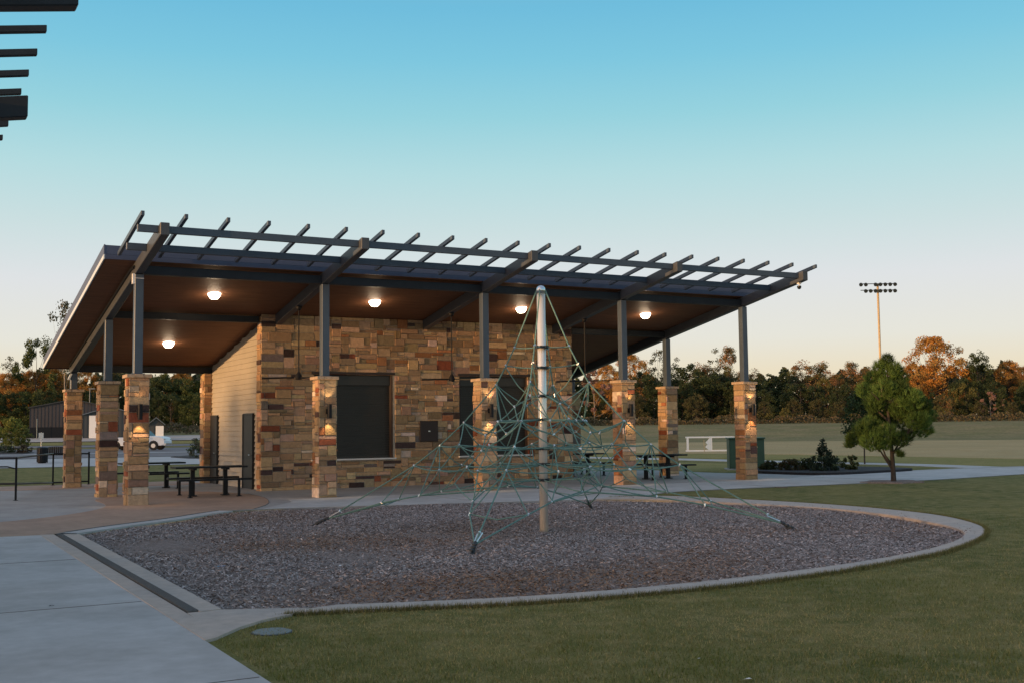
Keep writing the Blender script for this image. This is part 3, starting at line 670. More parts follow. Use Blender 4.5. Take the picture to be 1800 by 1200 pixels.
def fan(x, lab, rot):
    y = 2.05; z = BOT(y); t = thing('ceiling_fan', lab, 'ceiling fan', (x, y, z), 0, 'dark ceiling fans on long rods')
    mb = MB(); mb.tube([(0, 0, -.05), (0, 0, -1.72)], .017, 8); mb.build('down_rod', M['black'], t)
    mb = MB(); mb.lathe([(.02, -.11), (.075, -.06), (.09, -.0), (.0, .0)]); mb.build('canopy', M['black'], t)
    mb = MB(); mb.lathe([(.01, -1.97), (.08, -1.96), (.10, -1.90), (.07, -1.83), (.03, -1.76), (.02, -1.70)], n=16); h = mb.build('motor', M['black'], t)
    for k in range(3):
        a = rot+k*2*pi/3; mb = MB(); u = Vector((cos(a), sin(a), 0)); v = Vector((-sin(a), cos(a), 0)); ps = []
        for (d, w, dz) in ((.12, .04, 0), (.35, .065, .0), (.7, .06, -.012), (.98, .035, -.02)):
            ps.append((u*d - v*w + Vector((0, 0, -1.915+dz-.012)), u*d + v*w + Vector((0, 0, -1.915+dz+.012))))
        for (p, q), (r, s) in zip(ps, ps[1:]):
            e = Vector((0, 0, .008)); mb.hexa([p-e, r-e, s-e, q-e, p+e, r+e, s+e, q+e])
        mb.build('blade', M['black'], t)
fan(4.6, 'black ceiling fan before the left end of the stone wall', 2.9)
fan(9.2, 'black ceiling fan hanging between the two shuttered windows', 3.2)
fan(13.8, 'black ceiling fan beyond the right end of the stone wall', 3.0)
def sconce(x, lab, e1, e2):
    t = thing('wall_light', lab, 'wall light', (x, -PA-.03, 2.17), 0, 'black up and down wall lights on the front pillars')
    mb = MB(); mb.box((0, .0, 0), (.11, .04, .13)); mb.box((0, -.05, 0), (.05, .08, .05)); mb.build('back_plate', M['black'], t, bevel=.005)
    mb = MB(); R_ = .056; n = 20
    y = -.13; o_ = [mb.pts([(r*cos(2*pi*k/n), y+r*sin(2*pi*k/n), z) for k in range(n)]) for r, z in ((R_-.008, -.15), (R_-.008, -.18), (R_, -.18), (R_, .18), (R_-.008, .18), (R_-.008, .15))]
    for a, b in zip(o_, o_[1:]):
        for k in range(n): mb.face((a+k, a+(k+1) % n, b+(k+1) % n, b+k))
    mb.build('housing', M['black'], t, smooth=False)
    for s_, e_ in ((-1, e1), (1, e2)):
        mb = MB(); mb.lathe([(.001, s_*.152), (R_-.009, s_*.152), (R_-.009, s_*.158), (.001, s_*.158)], (0, y, 0), 20); mb.build('lens', M['lens'], t)
        ld = bpy.data.lights.new('beam', 'SPOT'); ld.energy = e_; ld.color = (1, .62, .28); ld.spot_size = rad(74); ld.spot_blend = .55; ld.shadow_soft_size = .02
        lo = bpy.data.objects.new('beam', ld); COL.objects.link(lo); lo.parent = t; lo.location = (0, y, s_*.19); lo.rotation_euler = ((rad(8) if s_ < 0 else rad(172)), 0, 0)
NM = ['front left corner pillar', 'front pillar left of the first shuttered window', 'front pillar behind the rope net left of the steel pole', 'front pillar behind the right side of the rope net', 'front right corner pillar']
EN = [(26, 5), (22, 16), (28, 26), (28, 16), (30, 20)]
for i in range(5): sconce(i*S, 'black wall light on the '+NM[i], *EN[i])
# small fittings
t = thing('security_camera', 'small dome security camera under the end of the right roof beam', 'security camera', (4*S, -2.55, BOT(-2.55)))
mb = MB(); mb.box((0, 0, -.02), (.09, .09, .04)); mb.tube([(0, 0, -.04), (0, -.02, -.09)], .018, 8); mb.build('mount', M['white'], t)
mb = MB(); mb.lathe([(.06, -.09), (.065, -.12), (.05, -.17), (.02, -.19)], n=16); mb.build('dome', M['glass_dark'], t, smooth=True)
t = thing('flood_light', 'small grey flood light under the low corner of the roof', 'flood light', (-.12, 10.15, BOT(10.15)-.02))
mb = MB(); mb.box((0, 0, -.10), (.05, .16, .20), Matrix.Rotation(.4, 3, 'Y')); mb.build('head', M['trim'], t); mb = MB(); mb.box((0, 0, 0), (.06, .06, .05)); mb.build('bracket', M['black'], t)

# ------------------------------------------------------------------ picnic tables
def picnic():
    t = thing('picnic_table', 'x', 'picnic table')
    Lh, Wh = .92, .38
    def slat_top(name, cy, w, z, h, nsl=46):
        mb = MB()
        mb.box((0, cy-w/2+.02, z), (2*h, .03, .045)); mb.box((0, cy+w/2-.02, z), (2*h, .03, .045))
        mb.box((-h+.015, cy, z), (.03, w, .045)); mb.box((h-.015, cy, z), (.03, w, .045))
        for i in range(nsl): mb.box((-h+.05+i*(2*h-.1)/(nsl-1), cy, z+.014), (.022, w-.05, .016))
        for k in (-1, 0, 1): mb.box((0, cy+k*w*.28, z-.008), (2*h-.04, .03, .025))
        return mb.build(name, M['black'], t)
    slat_top('table_top', 0, .76, .745, Lh)
    for s in (-1, 1):
        slat_top('bench', s*.70, .28, .44, .93)
    for x in (-.42, .42):
        mb = MB(); mb.box((x, 0, .37), (.10, .10, .72)); mb.box((x, 0, .012), (.2, .2, .024)); mb.box((x, 0, .70), (.09, .62, .05)); mb.build('pedestal', M['black'], t)
    for s in (-1, 1):
        for x in (-.62, .62):
            mb = MB(); mb.box((x, s*.70, .215), (.06, .06, .43)); mb.box((x, s*.70, .008), (.12, .12, .016)); mb.build('bench_leg', M['black'], t)
    return t
pt = picnic(); pt['label'] = 'black slatted picnic table standing nearest under the left bay'; pt['group'] = 'black metal picnic tables'
pt.location = (2.30, 2.42, .03); pt.rotation_euler.z = rad(-2)
for (x, y, rz, lab) in ((1.9, 7.65, 0, 'black picnic table farther back, half hidden by the near corner pillar'),
                        (16.5, 2.1, rad(-3), 'black metal picnic table under the right bay between the last two front pillars'),
                        (15.9, 5.9, 0, 'black metal picnic table seen through the rope net right of the steel pole')):
    c = copy_tree(pt); c.location = (x, y, .025); c.rotation_euler.z = rz; c['label'] = lab

# ------------------------------------------------------------------ neighbouring pavilion edge, upper left
nb_ = thing('neighbouring_trellis', 'dark steel trellis edge of another pavilion roof reaching in from the upper left', 'pavilion roof', (-3.62, -11.4, 0))
def xbar(mb, x0, x1, y0, y1, zb, zt):
    mb.hexa([(x0, y0, zb(x0)), (x1, y0, zb(x1)), (x1, y1, zb(x1)), (x0, y1, zb(x0)), (x0, y0, zt(x0)), (x1, y0, zt(x1)), (x1, y1, zt(x1)), (x0, y1, zt(x0))])
for yy in (4.5, 0, -4.45):
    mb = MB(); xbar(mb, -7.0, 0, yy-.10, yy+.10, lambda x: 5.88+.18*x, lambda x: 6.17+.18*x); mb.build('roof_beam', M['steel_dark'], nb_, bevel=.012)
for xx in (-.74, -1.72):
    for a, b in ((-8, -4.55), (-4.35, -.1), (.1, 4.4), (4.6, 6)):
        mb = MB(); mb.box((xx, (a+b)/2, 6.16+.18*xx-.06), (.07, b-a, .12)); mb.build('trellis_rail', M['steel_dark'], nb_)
RM = None
for k in range(-6, 9):
    y = -.28-.62+.905*k + .9*0
    y = (-10.19+11.4) - .905*(k) 
    if RM is None: mb = MB(); xbar(mb, -2.6, -.05, -.042, .042, lambda x: 6.285+.18*x, lambda x: 6.365+.18*x); RM = mb.mesh('trellis_rafter', M['steel_dark'], bevel=.006)
    inst('trellis_rafter', RM, nb_, (0, y, 0))
mb = MB(); mb.hexa([(-9.4, -8, 4.4), (-2.75, -8, 5.66), (-2.75, 6, 5.66), (-9.4, 6, 4.4), (-9.4, -8, 4.7), (-2.75, -8, 5.98), (-2.75, 6, 5.98), (-9.4, 6, 4.7)]); mb.build('roof', M['roof'], nb_)
for yy in (0, -4.45, 4.5):
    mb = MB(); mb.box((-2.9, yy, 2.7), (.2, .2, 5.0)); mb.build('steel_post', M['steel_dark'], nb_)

# ------------------------------------------------------------------ rope climbing net
net = thing('rope_climbing_net', 'pyramid of green climbing ropes strung from a tall steel pole in the wood chip pit', 'climbing net', (PC.x, PC.y, 0))
PT = 4.14
mb = MB(); mb.tube([(0, 0, -.35), (0, 0, PT-.06)], .074, 28); mb.build('pole', M['pole'], net, smooth=True)
mb = MB(); mb.lathe([(.081, PT-.10), (.081, PT-.03), (.07, PT+.005), (.045, PT+.03), (.01, PT+.04)], n=28); mb.build('pole_cap', M['silver'], net, smooth=True)
for z in (3.1, 2.74, 2.25, 1.84, 1.34, 1.07, .8):
    mb = MB(); mb.lathe([(.080, z-.022), (.10, z-.018), (.10, z+.018), (.080, z+.022)], n=20)
    for k in range(8): a = k*pi/4+.2; mb.box((.105*cos(a), .105*sin(a), z), (.035, .035, .05), Matrix.Rotation(a, 3, 'Z'))
    mb.build('collar', M['rubber'], net)
ANG = [rad(137.0), rad(225.5), rad(-44.6), rad(45.8)]; RAD = [4.25, 4.12, 4.15, 4.25]
def pol(a, r, z): return Vector((r*cos(a), r*sin(a), z))
RID = [(.07, PT-.03), (.49, 3.10), (.645, 2.79), (.83, 2.46), (1.43, 1.80), (1.88, 1.40), (2.36, 1.05), (3.78, .24), (4.02, .10)]
ridge = [[pol(ANG[i], r, z) for r, z in RID] for i in range(4)]
nodes = []; clampmb = []
def rope(mb, pts, sag=0.0, r=.0098, seg=5):
    P = [Vector(p) for p in pts]; path = []
    for a, b in zip(P, P[1:]):
        k = seg if sag else 1
        for j in range(k):
            t = j/k; q = a.lerp(b, t); q.z -= sag*4*t*(1-t); path.append(q)
    path.append(P[-1]); mb.tube(path, r, 6)
for i in range(4):
    mb = MB(); mb.tube(ridge[i], .0125, 7); mb.build('guy_rope', M['rope'], net)
    nodes += ridge[i][1:8]
    # anchor: chain and shackle going into the chips
    a = ANG[i]; mb = MB(); e = pol(a, RAD[i]+.12, -.08)
    mb.tube([pol(a, 3.98, .13), pol(a, RAD[i]-.02, .02)], .024, 8); mb.tube([pol(a, RAD[i]-.05, .03), e], .03, 6)
    for q in range(3): c = pol(a, 4.02+.07*q, .10-.03*q); mb.lathe([(.012, -.02), (.04, -.01), (.04, .01), (.012, .02)], c, 10)
    mb.build('anchor', M['rubber'], net)
    for q in (-1, 1):
        mb = MB(); u = pol(a+q*.012, 3.70, .27 - (q < 0)*.02); v = pol(a+q*.004, 3.98, .13); mb.tube([u.lerp(v, .25), v], .011, 8); mb.build('turnbuckle', M['silver'], net)
mb = MB()                                    # the web of ropes
J = lambda s=.03: Vector((rng.uniform(-s, s), rng.uniform(-s, s), rng.uniform(-s, s)))
mid = []
for i in range(4):
    a0, a1 = ANG[i], ANG[(i+1) % 4]
    if a1 < a0: a1 += 2*pi
    am = (a0+a1)/2; A = ridge[i]; B = ridge[(i+1) % 4]
    q0, q1 = a0+(am-a0)*.5, am+(a1-am)*.5
    # spokes to the collars
    for (k, z) in ((1, 3.1), (2, 2.74)): rope(mb, [A[k], pol(a0, .1, z)], .015)
    rope(mb, [A[2]+Vector((0, 0, -.03)), pol(a0, .42, 2.42), pol(a0, .22, 2.26), pol(a0, .10, 2.25)], .01)
    m205 = pol(am, .56, 2.08)+J(.02); m184 = pol(am, .88, 1.82)+J(.02); m134 = pol(am, 1.22, 1.33)+J(.02); m105 = pol(am, 1.50, 1.04)+J(.02); m065 = pol(am, 1.18, .66)+J(.02)
    s184 = [pol(q, .72, 1.83)+J(.02) for q in (q0, q1)]; s134 = [pol(q, 1.45, 1.42)+J(.03) for q in (q0, q1)]; s105 = [pol(q, 1.80, 1.02)+J(.03) for q in (q0, q1)]; s150 = [pol(q, 1.02, 1.60)+J(.03) for q in (q0, q1)]
    s080 = [pol(q, .80, .82)+J(.03) for q in (q0, q1)]
    # ring ropes: from ridge node A[3] down to m205, spoke at 2.25 down to m205
    rope(mb, [A[3], m205, B[3]], .03); rope(mb, [pol(am, .10, 2.25), m205], -.02)
    rope(mb, [m205, s184[0]], .01); rope(mb, [m205, s184[1]], .01); rope(mb, [m205, m184], .02)
    rope(mb, [pol(am, .09, 1.84), m184], .004)
    for q, s in zip((0, 1), s184): rope(mb, [pol((q0, q1)[q], .09, 1.84), s], .004); rope(mb, [s, m184], .02)
    rope(mb, [A[3], s184[0], s150[0], A[4]], .02); rope(mb, [B[3], s184[1], s150[1], B[4]], .02)
    rope(mb, [A[3]+Vector((0, 0, -.03)), pol(a0+.05, .80, 2.1), s184[0]], .0)
    rope(mb, [A[4], s150[0], s184[0]], .03) ; rope(mb, [B[4], s150[1], s184[1]], .03)
    rope(mb, [A[4], s134[0], m134, s134[1], B[4]], .05)
    rope(mb, [s150[0], m134, s150[1]], .03); rope(mb, [m184, m134], .02); rope(mb, [m184, s150[0]], .02); rope(mb, [m184, s150[1]], .02)
    rope(mb, [pol(am, .09, 1.34), m134], .004)
    for q, s in enumerate(s134): rope(mb, [pol((q0, q1)[q], .09, 1.34), s], .02)
    rope(mb, [A[5], s134[0]], .03); rope(mb, [B[5], s134[1]], .03)
    rope(mb, [A[5], s105[0], m105, s105[1], B[5]], .05)
    rope(mb, [A[6], s105[0]], .03); rope(mb, [B[6], s105[1]], .03)
    rope(mb, [pol(am, .09, 1.07), m105], .01)
    for q, s in enumerate(s105): rope(mb, [s, s134[q]], .01); rope(mb, [pol((q0, q1)[q], .09, 1.07), s], .05)
    rope(mb, [m134, m105, m065], .02)
    for q, s in enumerate(s080): rope(mb, [pol((q0, q1)[q], .09, .8), s], .01); rope(mb, [s, m065], .02); rope(mb, [s, s134[q]], .02)
    # lower edge rope from anchor to anchor with vertical ties to the ridges
    eA = [ridge[i][8], pol(a0+.16, 2.85, .42), pol(a0+.30, 2.15, .56), m065, pol(a1-.30, 2.15, .56), pol(a1-.16, 2.85, .42), ridge[(i+1) % 4][8]]
    rope(mb, eA, .0, .0125)
    rope(mb, [A[6], eA[1]], .0); rope(mb, [A[5], eA[2]+J(.04)], .0); rope(mb, [B[6], eA[5]], .0); rope(mb, [B[5], eA[4]+J(.04)], .0)
    rope(mb, [eA[2], s105[0]], .03); rope(mb, [eA[4], s105[1]], .03); rope(mb, [eA[2], pol(am, 1.75, .78)+J(.02), eA[4]], .03); rope(mb, [pol(am, 1.75, .78), m105], .0)
    nodes += [m205, m184, m134, m105, m065, pol(a0, .22, 2.26)] + s184 + s134[:2] + s105 + [eA[1], eA[2], eA[4], eA[5]] + s150
# short tie across beneath each ridge at its foot
for i in range(4):
    rope(mb, [pol(ANG[i]+.16, 2.85, .42), pol(ANG[i], 2.9, .35), pol(ANG[i]-.16, 2.85, .42)], .0)
mb.build('rope_web', M['rope'], net)
cm = MB(); cm.tube([(-.0, 0, -.035), (0, 0, .035)], .021, 8); cm.tube([(-.03, 0, 0), (.03, 0, 0)], .015, 8); CMS = cm.mesh('rope_clamp', M['silver'])
for p in nodes[:100]:
    inst('rope_clamp', CMS, net, p, (rng.uniform(-1.2, 1.2), rng.uniform(-1.2, 1.2), rng.uniform(0, 6)), (.72, .72, .72))
sl = MB()
for p in nodes[100:]: sl.tube([p-Vector((.02, .01, .02)), p+Vector((.02, .01, .02))], .018, 7)
if sl.v: tag(sl.build('rope_clamps', M['silver'], net), kind='stuff')

# ------------------------------------------------------------------ trees
def crown_mesh(name, H, W, base, style, seed, pal, nleaf=2600, lsize=.34, flat=1.0):
    """leaf sized quads gathered into clumps; base = height where the crown starts"""
    r = np.random.RandomState(seed); cl = []
    nc = {'round': 46, 'broad': 60, 'column': 30, 'sparse': 22, 'tall': 40, 'shrub': 40, 'cone': 90, 'full': 130}[style]
    while len(cl) < nc:
        t = r.rand(); 
        if style == 'cone': t = 1-math.sqrt(t); rad_ = W*.5*(1-t)**1.0*(.35+.65*r.rand())*(.75+.5*abs(math.sin(t*14)))
        elif style == 'column': rad_ = W*.5*(1-t)**.6*(.55+.6*r.rand()); 
        elif style == 'tall': rad_ = W*.5*(.35+.65*math.sin(pi*min(1, t*.9+.08)))*math.sqrt(r.rand())
        elif style == 'sparse': rad_ = W*.5*(.25+.75*math.sin(pi*min(1, t*.85+.12)))*(.3+.7*r.rand())
        else: rad_ = W*.5*math.sqrt(max(0, 1-(2*t-.85)**2/1.35))*(.25+.75*r.rand()**.5)
        a = r.rand()*2*pi; cl.append((rad_*cos(a), rad_*sin(a), base+(H-base)*(.06+.92*t), r.uniform(.5, 1.1)))
    cl = np.array(cl); cs = {'round': .115, 'broad': .11, 'column': .09, 'sparse': .075, 'tall': .10, 'shrub': .2, 'cone': .075, 'full': .085}[style]*H
    if W > H*1.3: cs *= 1.25
    if H < 3: cs *= 1.35
    k = r.randint(0, nc, nleaf); d = r.normal(0, 1, (nleaf, 3)); d /= np.linalg.norm(d, axis=1)[:, None]; d *= (r.rand(nleaf)**.45)[:, None]
    P = cl[k, :3] + d*np.array([1, 1, .8])*cs*cl[k, 3][:, None]
    P[:, 2] = np.maximum(P[:, 2], base*.7)
    u = r.normal(0, 1, (nleaf, 3)); u /= np.linalg.norm(u, axis=1)[:, None]; v = np.cross(u, r.normal(0, 1, (nleaf, 3))); v /= np.linalg.norm(v, axis=1)[:, None]
    s = lsize*r.uniform(.5, 1.2, nleaf)[:, None]; u = u*s*.5; v = v*s*.38
    V = np.stack([P-u, P-v*.9, P+u, P+v*.9], 1).reshape(-1, 3)
    pal = np.array(pal); ct = r.rand(nc); c = pal[(r.rand(nleaf)*.5+ct[k]*.5)*len(pal)*.999 // 1 .__int__() if False else np.minimum(((r.rand(nleaf)*.45+ct[k]*.55)*len(pal)).astype(int), len(pal)-1)]
    c = c*r.uniform(.7, 1.3, nleaf)[:, None]*(.8+.4*ct[k])[:, None]
    return np_mesh(name, V, 4, c, M['leaf']), cl
def trunk_mesh(name, H, cl, seed, m, r0=.02, fork=.35):
    r = random.Random(seed); mb = MB(); top = max(c[2] for c in cl)*.93
    path = [Vector((0, 0, -.3))]+[Vector((r.uniform(-.02, .02)*H*t, r.uniform(-.02, .02)*H*t, top*t)) for t in (.15, .35, .55, .75, 1)]
    mb.tube(path, [r0*H, r0*H*.85, r0*H*.7, r0*H*.5, r0*H*.35, r0*H*.12], 7)
    for c in cl[::2]:
        z = c[2]*r.uniform(.45, .8); t = z/top; b = path[0].lerp(path[-1], min(1, t)); b = Vector((path[min(5, int(t*5)+1)].x, path[min(5, int(t*5)+1)].y, z))
        e = Vector(c[:3]); mid_ = b.lerp(e, .5)+Vector((0, 0, -.03*H)); mb.tube([b, mid_, e], [r0*H*.3, r0*H*.18, r0*H*.06], 4)
    return mb.mesh(name, m)
GRN = [(.055, .085, .025), (.075, .10, .032), (.095, .115, .038), (.045, .065, .025)]
DKG = [(.030, .048, .020), (.042, .062, .026), (.055, .074, .030)]
ORG = [(.52, .26, .05), (.45, .20, .05), (.36, .22, .06), (.26, .17, .06)]
RST = [(.30, .15, .07), (.34, .18, .09), (.17, .13, .05), (.09, .10, .035), (.07, .085, .03)]
BRN = [(.085, .075, .034), (.065, .068, .03), (.065, .075, .03), (.11, .085, .04)]
OLV = [(.10, .11, .035), (.13, .12, .04), (.08, .09, .03)]
PNK = [(.30, .17, .15), (.24, .15, .12), (.18, .12, .09)]
KIND = {}
def kind(k, style, H, W, base, pal, n, ls, seeds=(1,), m='bark', r0=.014):
    KIND[k] = []
    for s in seeds:
        c, cl = crown_mesh('crown', H, W, base, style, s+hash_(k), pal, n, ls); KIND[k].append((c, trunk_mesh('trunk', H, cl, s, M[m], r0), H))
def hash_(k): return sum(ord(c)*(i+3) for i, c in enumerate(k)) % 1000
kind('green', 'round', 10, 7.5, .8, GRN, 7500, .30, (1, 2, 3))
kind('dark', 'round', 10, 6.8, .3, DKG, 7500, .30, (1, 2, 3))
kind('cedar', 'cone', 10, 5.4, .2, DKG, 5200, .28, (1, 2))
kind('orange', 'full', 14, 11.5, .8, ORG, 20000, .30, (1, 2))
kind('rust', 'tall', 12, 6.5, 1.5, RST, 6000, .28, (1, 2, 3))
kind('brown', 'full', 9, 7, .3, BRN, 6500, .30, (1, 2))
kind('sparse', 'sparse', 13, 5.5, 4.0, BRN, 1700, .30, (1, 2), 'bark_pale', .010)
kind('olive', 'broad', 6, 6.0, .4, OLV, 3600, .30, (1, 2))
kind('pink', 'sparse', 6, 6.0, 1.2, PNK, 1900, .26, (1,), 'bark_pale', .014)
tr = random.Random(9)
def tree(k, x, ytop, D, label, group=None, W=1.0, v=None, name='tree'):
    vs_ = KIND[k]; c, t_, H = vs_[tr.randrange(len(vs_)) if v is None else v]
    p = far(x, D); z = ground_z(p.x, p.y); d = ray(x, ytop); hl = math.hypot(d.x, d.y); top = CAM.z + d.z/hl*D; s = (top-z)/H
    o = thing(name, label, 'tree', (p.x, p.y, z-.05), tr.uniform(0, 6.28), group)
    inst('crown', c, o, scale=(s*W, s*W, s)); inst('trunk', t_, o, scale=(s*W, s*W, s)); return o
GD = ('dark green tree in the shaded lower edge of the wood across the field', 'dark green trees of the wood')
GB = ('dull olive brown tree among the dark trees at the edge of the wood', 'olive brown trees of the wood')
GR = ('slender tree with rust red top standing among the dark trees of the wood', 'rust topped trees of the wood')
AUTO = []
LM = [(985, 'the steel pole', 'right of'), (1060, 'the fourth front pillar', 'left of'), (1135, 'the fourth front pillar', 'right of'), (1172, 'the rear right pillar', 'behind'), (1215, 'the goal frame left end', 'above'), (1250, 'the goal frame middle', 'above'),
      (1285, 'the end pillar', 'close left of'), (1335, 'the end pillar', 'close right of'), (1375, 'the low clipped shrub', 'above'), (1410, 'the wide low shrub', 'above'), (1450, 'the pointed young conifer', 'above'), (1495, 'the upright grassy shrub', 'above'),
      (1565, 'the young pine', 'behind'), (1612, 'the young pine', 'close right of'), (1650, 'the tall glowing orange tree', 'below'), (1695, 'the tall glowing orange tree', 'right of'), (1735, 'the dark round topped tree', 'beside'), (1772, 'the pinkish shrubby tree', 'right of'), (1800, 'the right picture edge', 'at'), (1840, 'the right picture edge', 'outside'),
      (-40, 'the left picture edge', 'outside'), (8, 'the left picture edge', 'at'), (45, 'the left end of the brown barn', 'above'), (85, 'the brown barn', 'behind'), (120, 'the rearmost left pillar', 'behind'), (152, 'the two rear left pillars', 'between'), (205, 'the two nearest left pillars', 'between'),
      (240, 'the nearest corner pillar', 'behind'), (278, 'the small dark shed', 'behind'), (310, 'the near picnic table', 'above'), (345, 'the loose green island shrub', 'above'), (370, 'the back pillar of the side wall', 'behind'), (430, 'the siding wall', 'behind')]
def auto(o, look, x, y): AUTO.append((o, look, min(LM, key=lambda q: abs(q[0]-x)), y))
def gd(x, y, D=225, k='dark', W=1.0): o = tree(k, x, y, D, *GD, W=W); auto(o, 'dark green tree of the far wood', x, y); return o
# right side, nearer row of single trees and the notable ones
tree('orange', 1650, 591, 236, 'tall glowing orange tree rising above the wood, right of the young pine', W=1.0, v=0)
tree('orange', 1605, 640, 242, 'lower orange tree between the young pine and the tall glowing one', W=.8, v=1)
tree('dark', 1722, 622, 232, 'dark round topped tree standing just right of the tall orange tree', W=.85, v=1)
tree('pink', 1742, 688, 214, 'pinkish bare shrubby tree before the dark wood near the right edge')
tree('rust', 1672, 700, 212, 'small reddish tree in front of the wood below the tall orange tree', W=.6)
tree('olive', 1700, 672, 222, 'yellow green tree between the tall orange tree and the dark round topped one', W=.7)
tree('orange', 1778, 634, 240, 'broad amber topped tree at the right edge of the wood', W=.85, v=1)
tree('rust', 1412, 636, 238, 'flat topped rusty tree in the wood, first right of the end pillar', W=1.25, v=0)
tree('rust', 1445, 638, 240, 'rusty crowned tree in the wood halfway from the end pillar to the young pine', W=1.2, v=1)
tree('rust', 1500, 638, 238, 'reddish tree in the wood left of the sports light pole', W=1.0, v=2)
tree('rust', 1528, 645, 238, 'pale reddish tree in the wood directly behind the young pine', W=1.0, v=1)
tree('olive', 1452, 662, 230, 'yellowish narrow tree before the dark middle of the wood', W=.5)
tree('sparse', 1268, 614, 240, 'tall thin tree with a rusty leaning crown left of the end pillar', W=1.0, v=0)
tree('rust', 1286, 612, 238, 'bright rust tree directly left of the end pillar post', W=.7, v=2)
tree('orange', 1310, 652, 238, 'orange tree showing just right of the end pillar post', W=.6, v=0)
tree('sparse', 1158, 612, 236, 'thin airy tree left of the rear right post', W=.8, v=1)
tree('sparse', 1188, 630, 236, 'thin airy tree right of the rear right post', W=.9, v=0)
tree('orange', 1110, 622, 230, 'deep orange tree glimpsed between the fourth pillar post and the roof edge', W=.75, v=0)
tree('orange', 1068, 640, 226, 'orange tree glimpsed left of the fourth pillar post below the roof', W=.7, v=1)
tree('pink', 1045, 650, 212, 'pale branchy tree under the roof edge left of the fourth pillar post', W=.9)
tree('cedar', 1356, 650, 232, 'dark pointed tree beside the flat topped rusty tree', W=1.5, v=0)
tree('cedar', 1377, 643, 234, 'airy grey green tree in the wood a little right of the end pillar', W=1.2, v=1)
tree('olive', 1380, 716, 205, 'bright green bush at the foot of the wood right of the end pillar', W=1.0, name='bush')
tree('olive', 1352, 725, 204, 'dull green bush at the foot of the wood close to the end pillar', W=1.1, name='bush')
tree('olive', 1505, 716, 205, 'pale green bush at the foot of the wood left of the young pine', W=.9, name='bush')
tree('olive', 1650, 712, 206, 'grey green bush at the foot of the wood right of the young pine', W=.9, name='bush')
for x, y, D in ((1215, 640, 226), (1238, 646, 228), (1252, 655, 224), (1200, 668, 220), (1150, 668, 218), (1128, 652, 220), (1090, 662, 218), (1050, 680, 216), (1178, 676, 214), (1285, 668, 222), (1330, 664, 226), (1345, 682, 216),
                (1385, 668, 224), (1408, 672, 220), (1432, 676, 224), (1466, 684, 218), (1488, 676, 222), (1585, 672, 224), (1612, 684, 220), (1640, 678, 222), (1745, 668, 226), (1765, 672, 220), (1790, 676, 222), (1812, 668, 226), (1690, 664, 224), (1020, 690, 215), (985, 690, 215), (1845, 660, 228)):
    gd(x, y, D, k=tr.choice(('dark', 'cedar', 'dark')), W=tr.uniform(.9, 1.35))
for x, y, D in ((1225, 690, 212), (1300, 690, 214), (1395, 700, 212), (1440, 700, 212), (1476, 704, 210), (1560, 690, 214), (1625, 704, 212), (1725, 704, 212), (1780, 704, 212), (1115, 690, 212), (1270, 660, 226), (1660, 690, 214), (1345, 704, 210)):
    auto(tree('brown', x, y, D, *GB, W=tr.uniform(.8, 1.2)), 'olive brown tree of the far wood', x, y)
for x, y, D in ((1228, 640, 236), (1246, 642, 238), (1474, 658, 236), (1548, 652, 236), (1575, 655, 236), (1710, 645, 238), (1800, 645, 238), (1830, 640, 238), (1330, 650, 238)):
    auto(tree('rust', x, y, D, *GR, W=tr.uniform(.8, 1.1)), 'slim rust topped tree of the far wood', x, y)
# left side, behind the barns
tree('green', 62, 594, 205, 'tall open green tree rising left of the low roof corner', W=.62, v=0)
tree('sparse', 112, 524, 190, 'airy bare topped tree peeking over the sloping roof edge', W=.62, v=1)
tree('sparse', 16, 628, 215, 'thin pale tree at the left edge of the picture', W=.9, v=0)
tree('sparse', 32, 632, 215, 'second thin pale tree near the left edge, shorter and denser', W=.8, v=1)
tree('orange', 8, 655, 205, 'orange tree at the far left edge behind the brown barn', W=.7, v=0)
tree('orange', 52, 652, 208, 'amber tree above the left end of the brown barn', W=.8, v=1)
tree('orange', 92, 646, 208, 'amber tree below the low roof corner', W=.85, v=0)
tree('orange', 150, 650, 208, 'amber tree seen between the second and third left pillars', W=.8, v=1)
tree('orange', 318, 652, 208, 'orange tree seen under the roof left of the rear pillar', W=.7, v=0)
tree('brown', 205, 650, 205, 'brown green tree seen between the two left posts', W=1.2)
for x, y, D in ((-10, 690, 196), (18, 690, 195), (45, 688, 196), (80, 684, 195), (118, 680, 196), (150, 684, 195), (200, 676, 197), (230, 680, 196), (272, 664, 198), (292, 658, 200), (300, 690, 188), (330, 664, 198), (350, 670, 198), (278, 690, 190), (340, 690, 188), (372, 664, 198), (-40, 680, 196), (400, 664, 200), (430, 670, 200), (470, 670, 200)):
    auto(tree(tr.choice(('dark', 'green')), x, y, D, 'dark green tree in the wood behind the barns', 'dark green trees behind the barns', W=tr.uniform(.9, 1.3)), 'dark green tree beyond the road', x, y)
from collections import defaultdict
GRP = defaultdict(list)
for o_, look, lm, y in AUTO: GRP[(look, lm)].append((y, o_))
RANK = {1: [''], 2: ['taller ', 'lower '], 3: ['tallest ', 'middling ', 'lowest '], 4: ['tallest ', 'second tallest ', 'second lowest ', 'lowest ']}
for (look, lm), q in GRP.items():
    q.sort(key=lambda e: e[0])
    for rk, (y, o_) in zip(RANK[len(q)], q): o_['label'] = rk+look+', '+lm[2]+' '+lm[1]
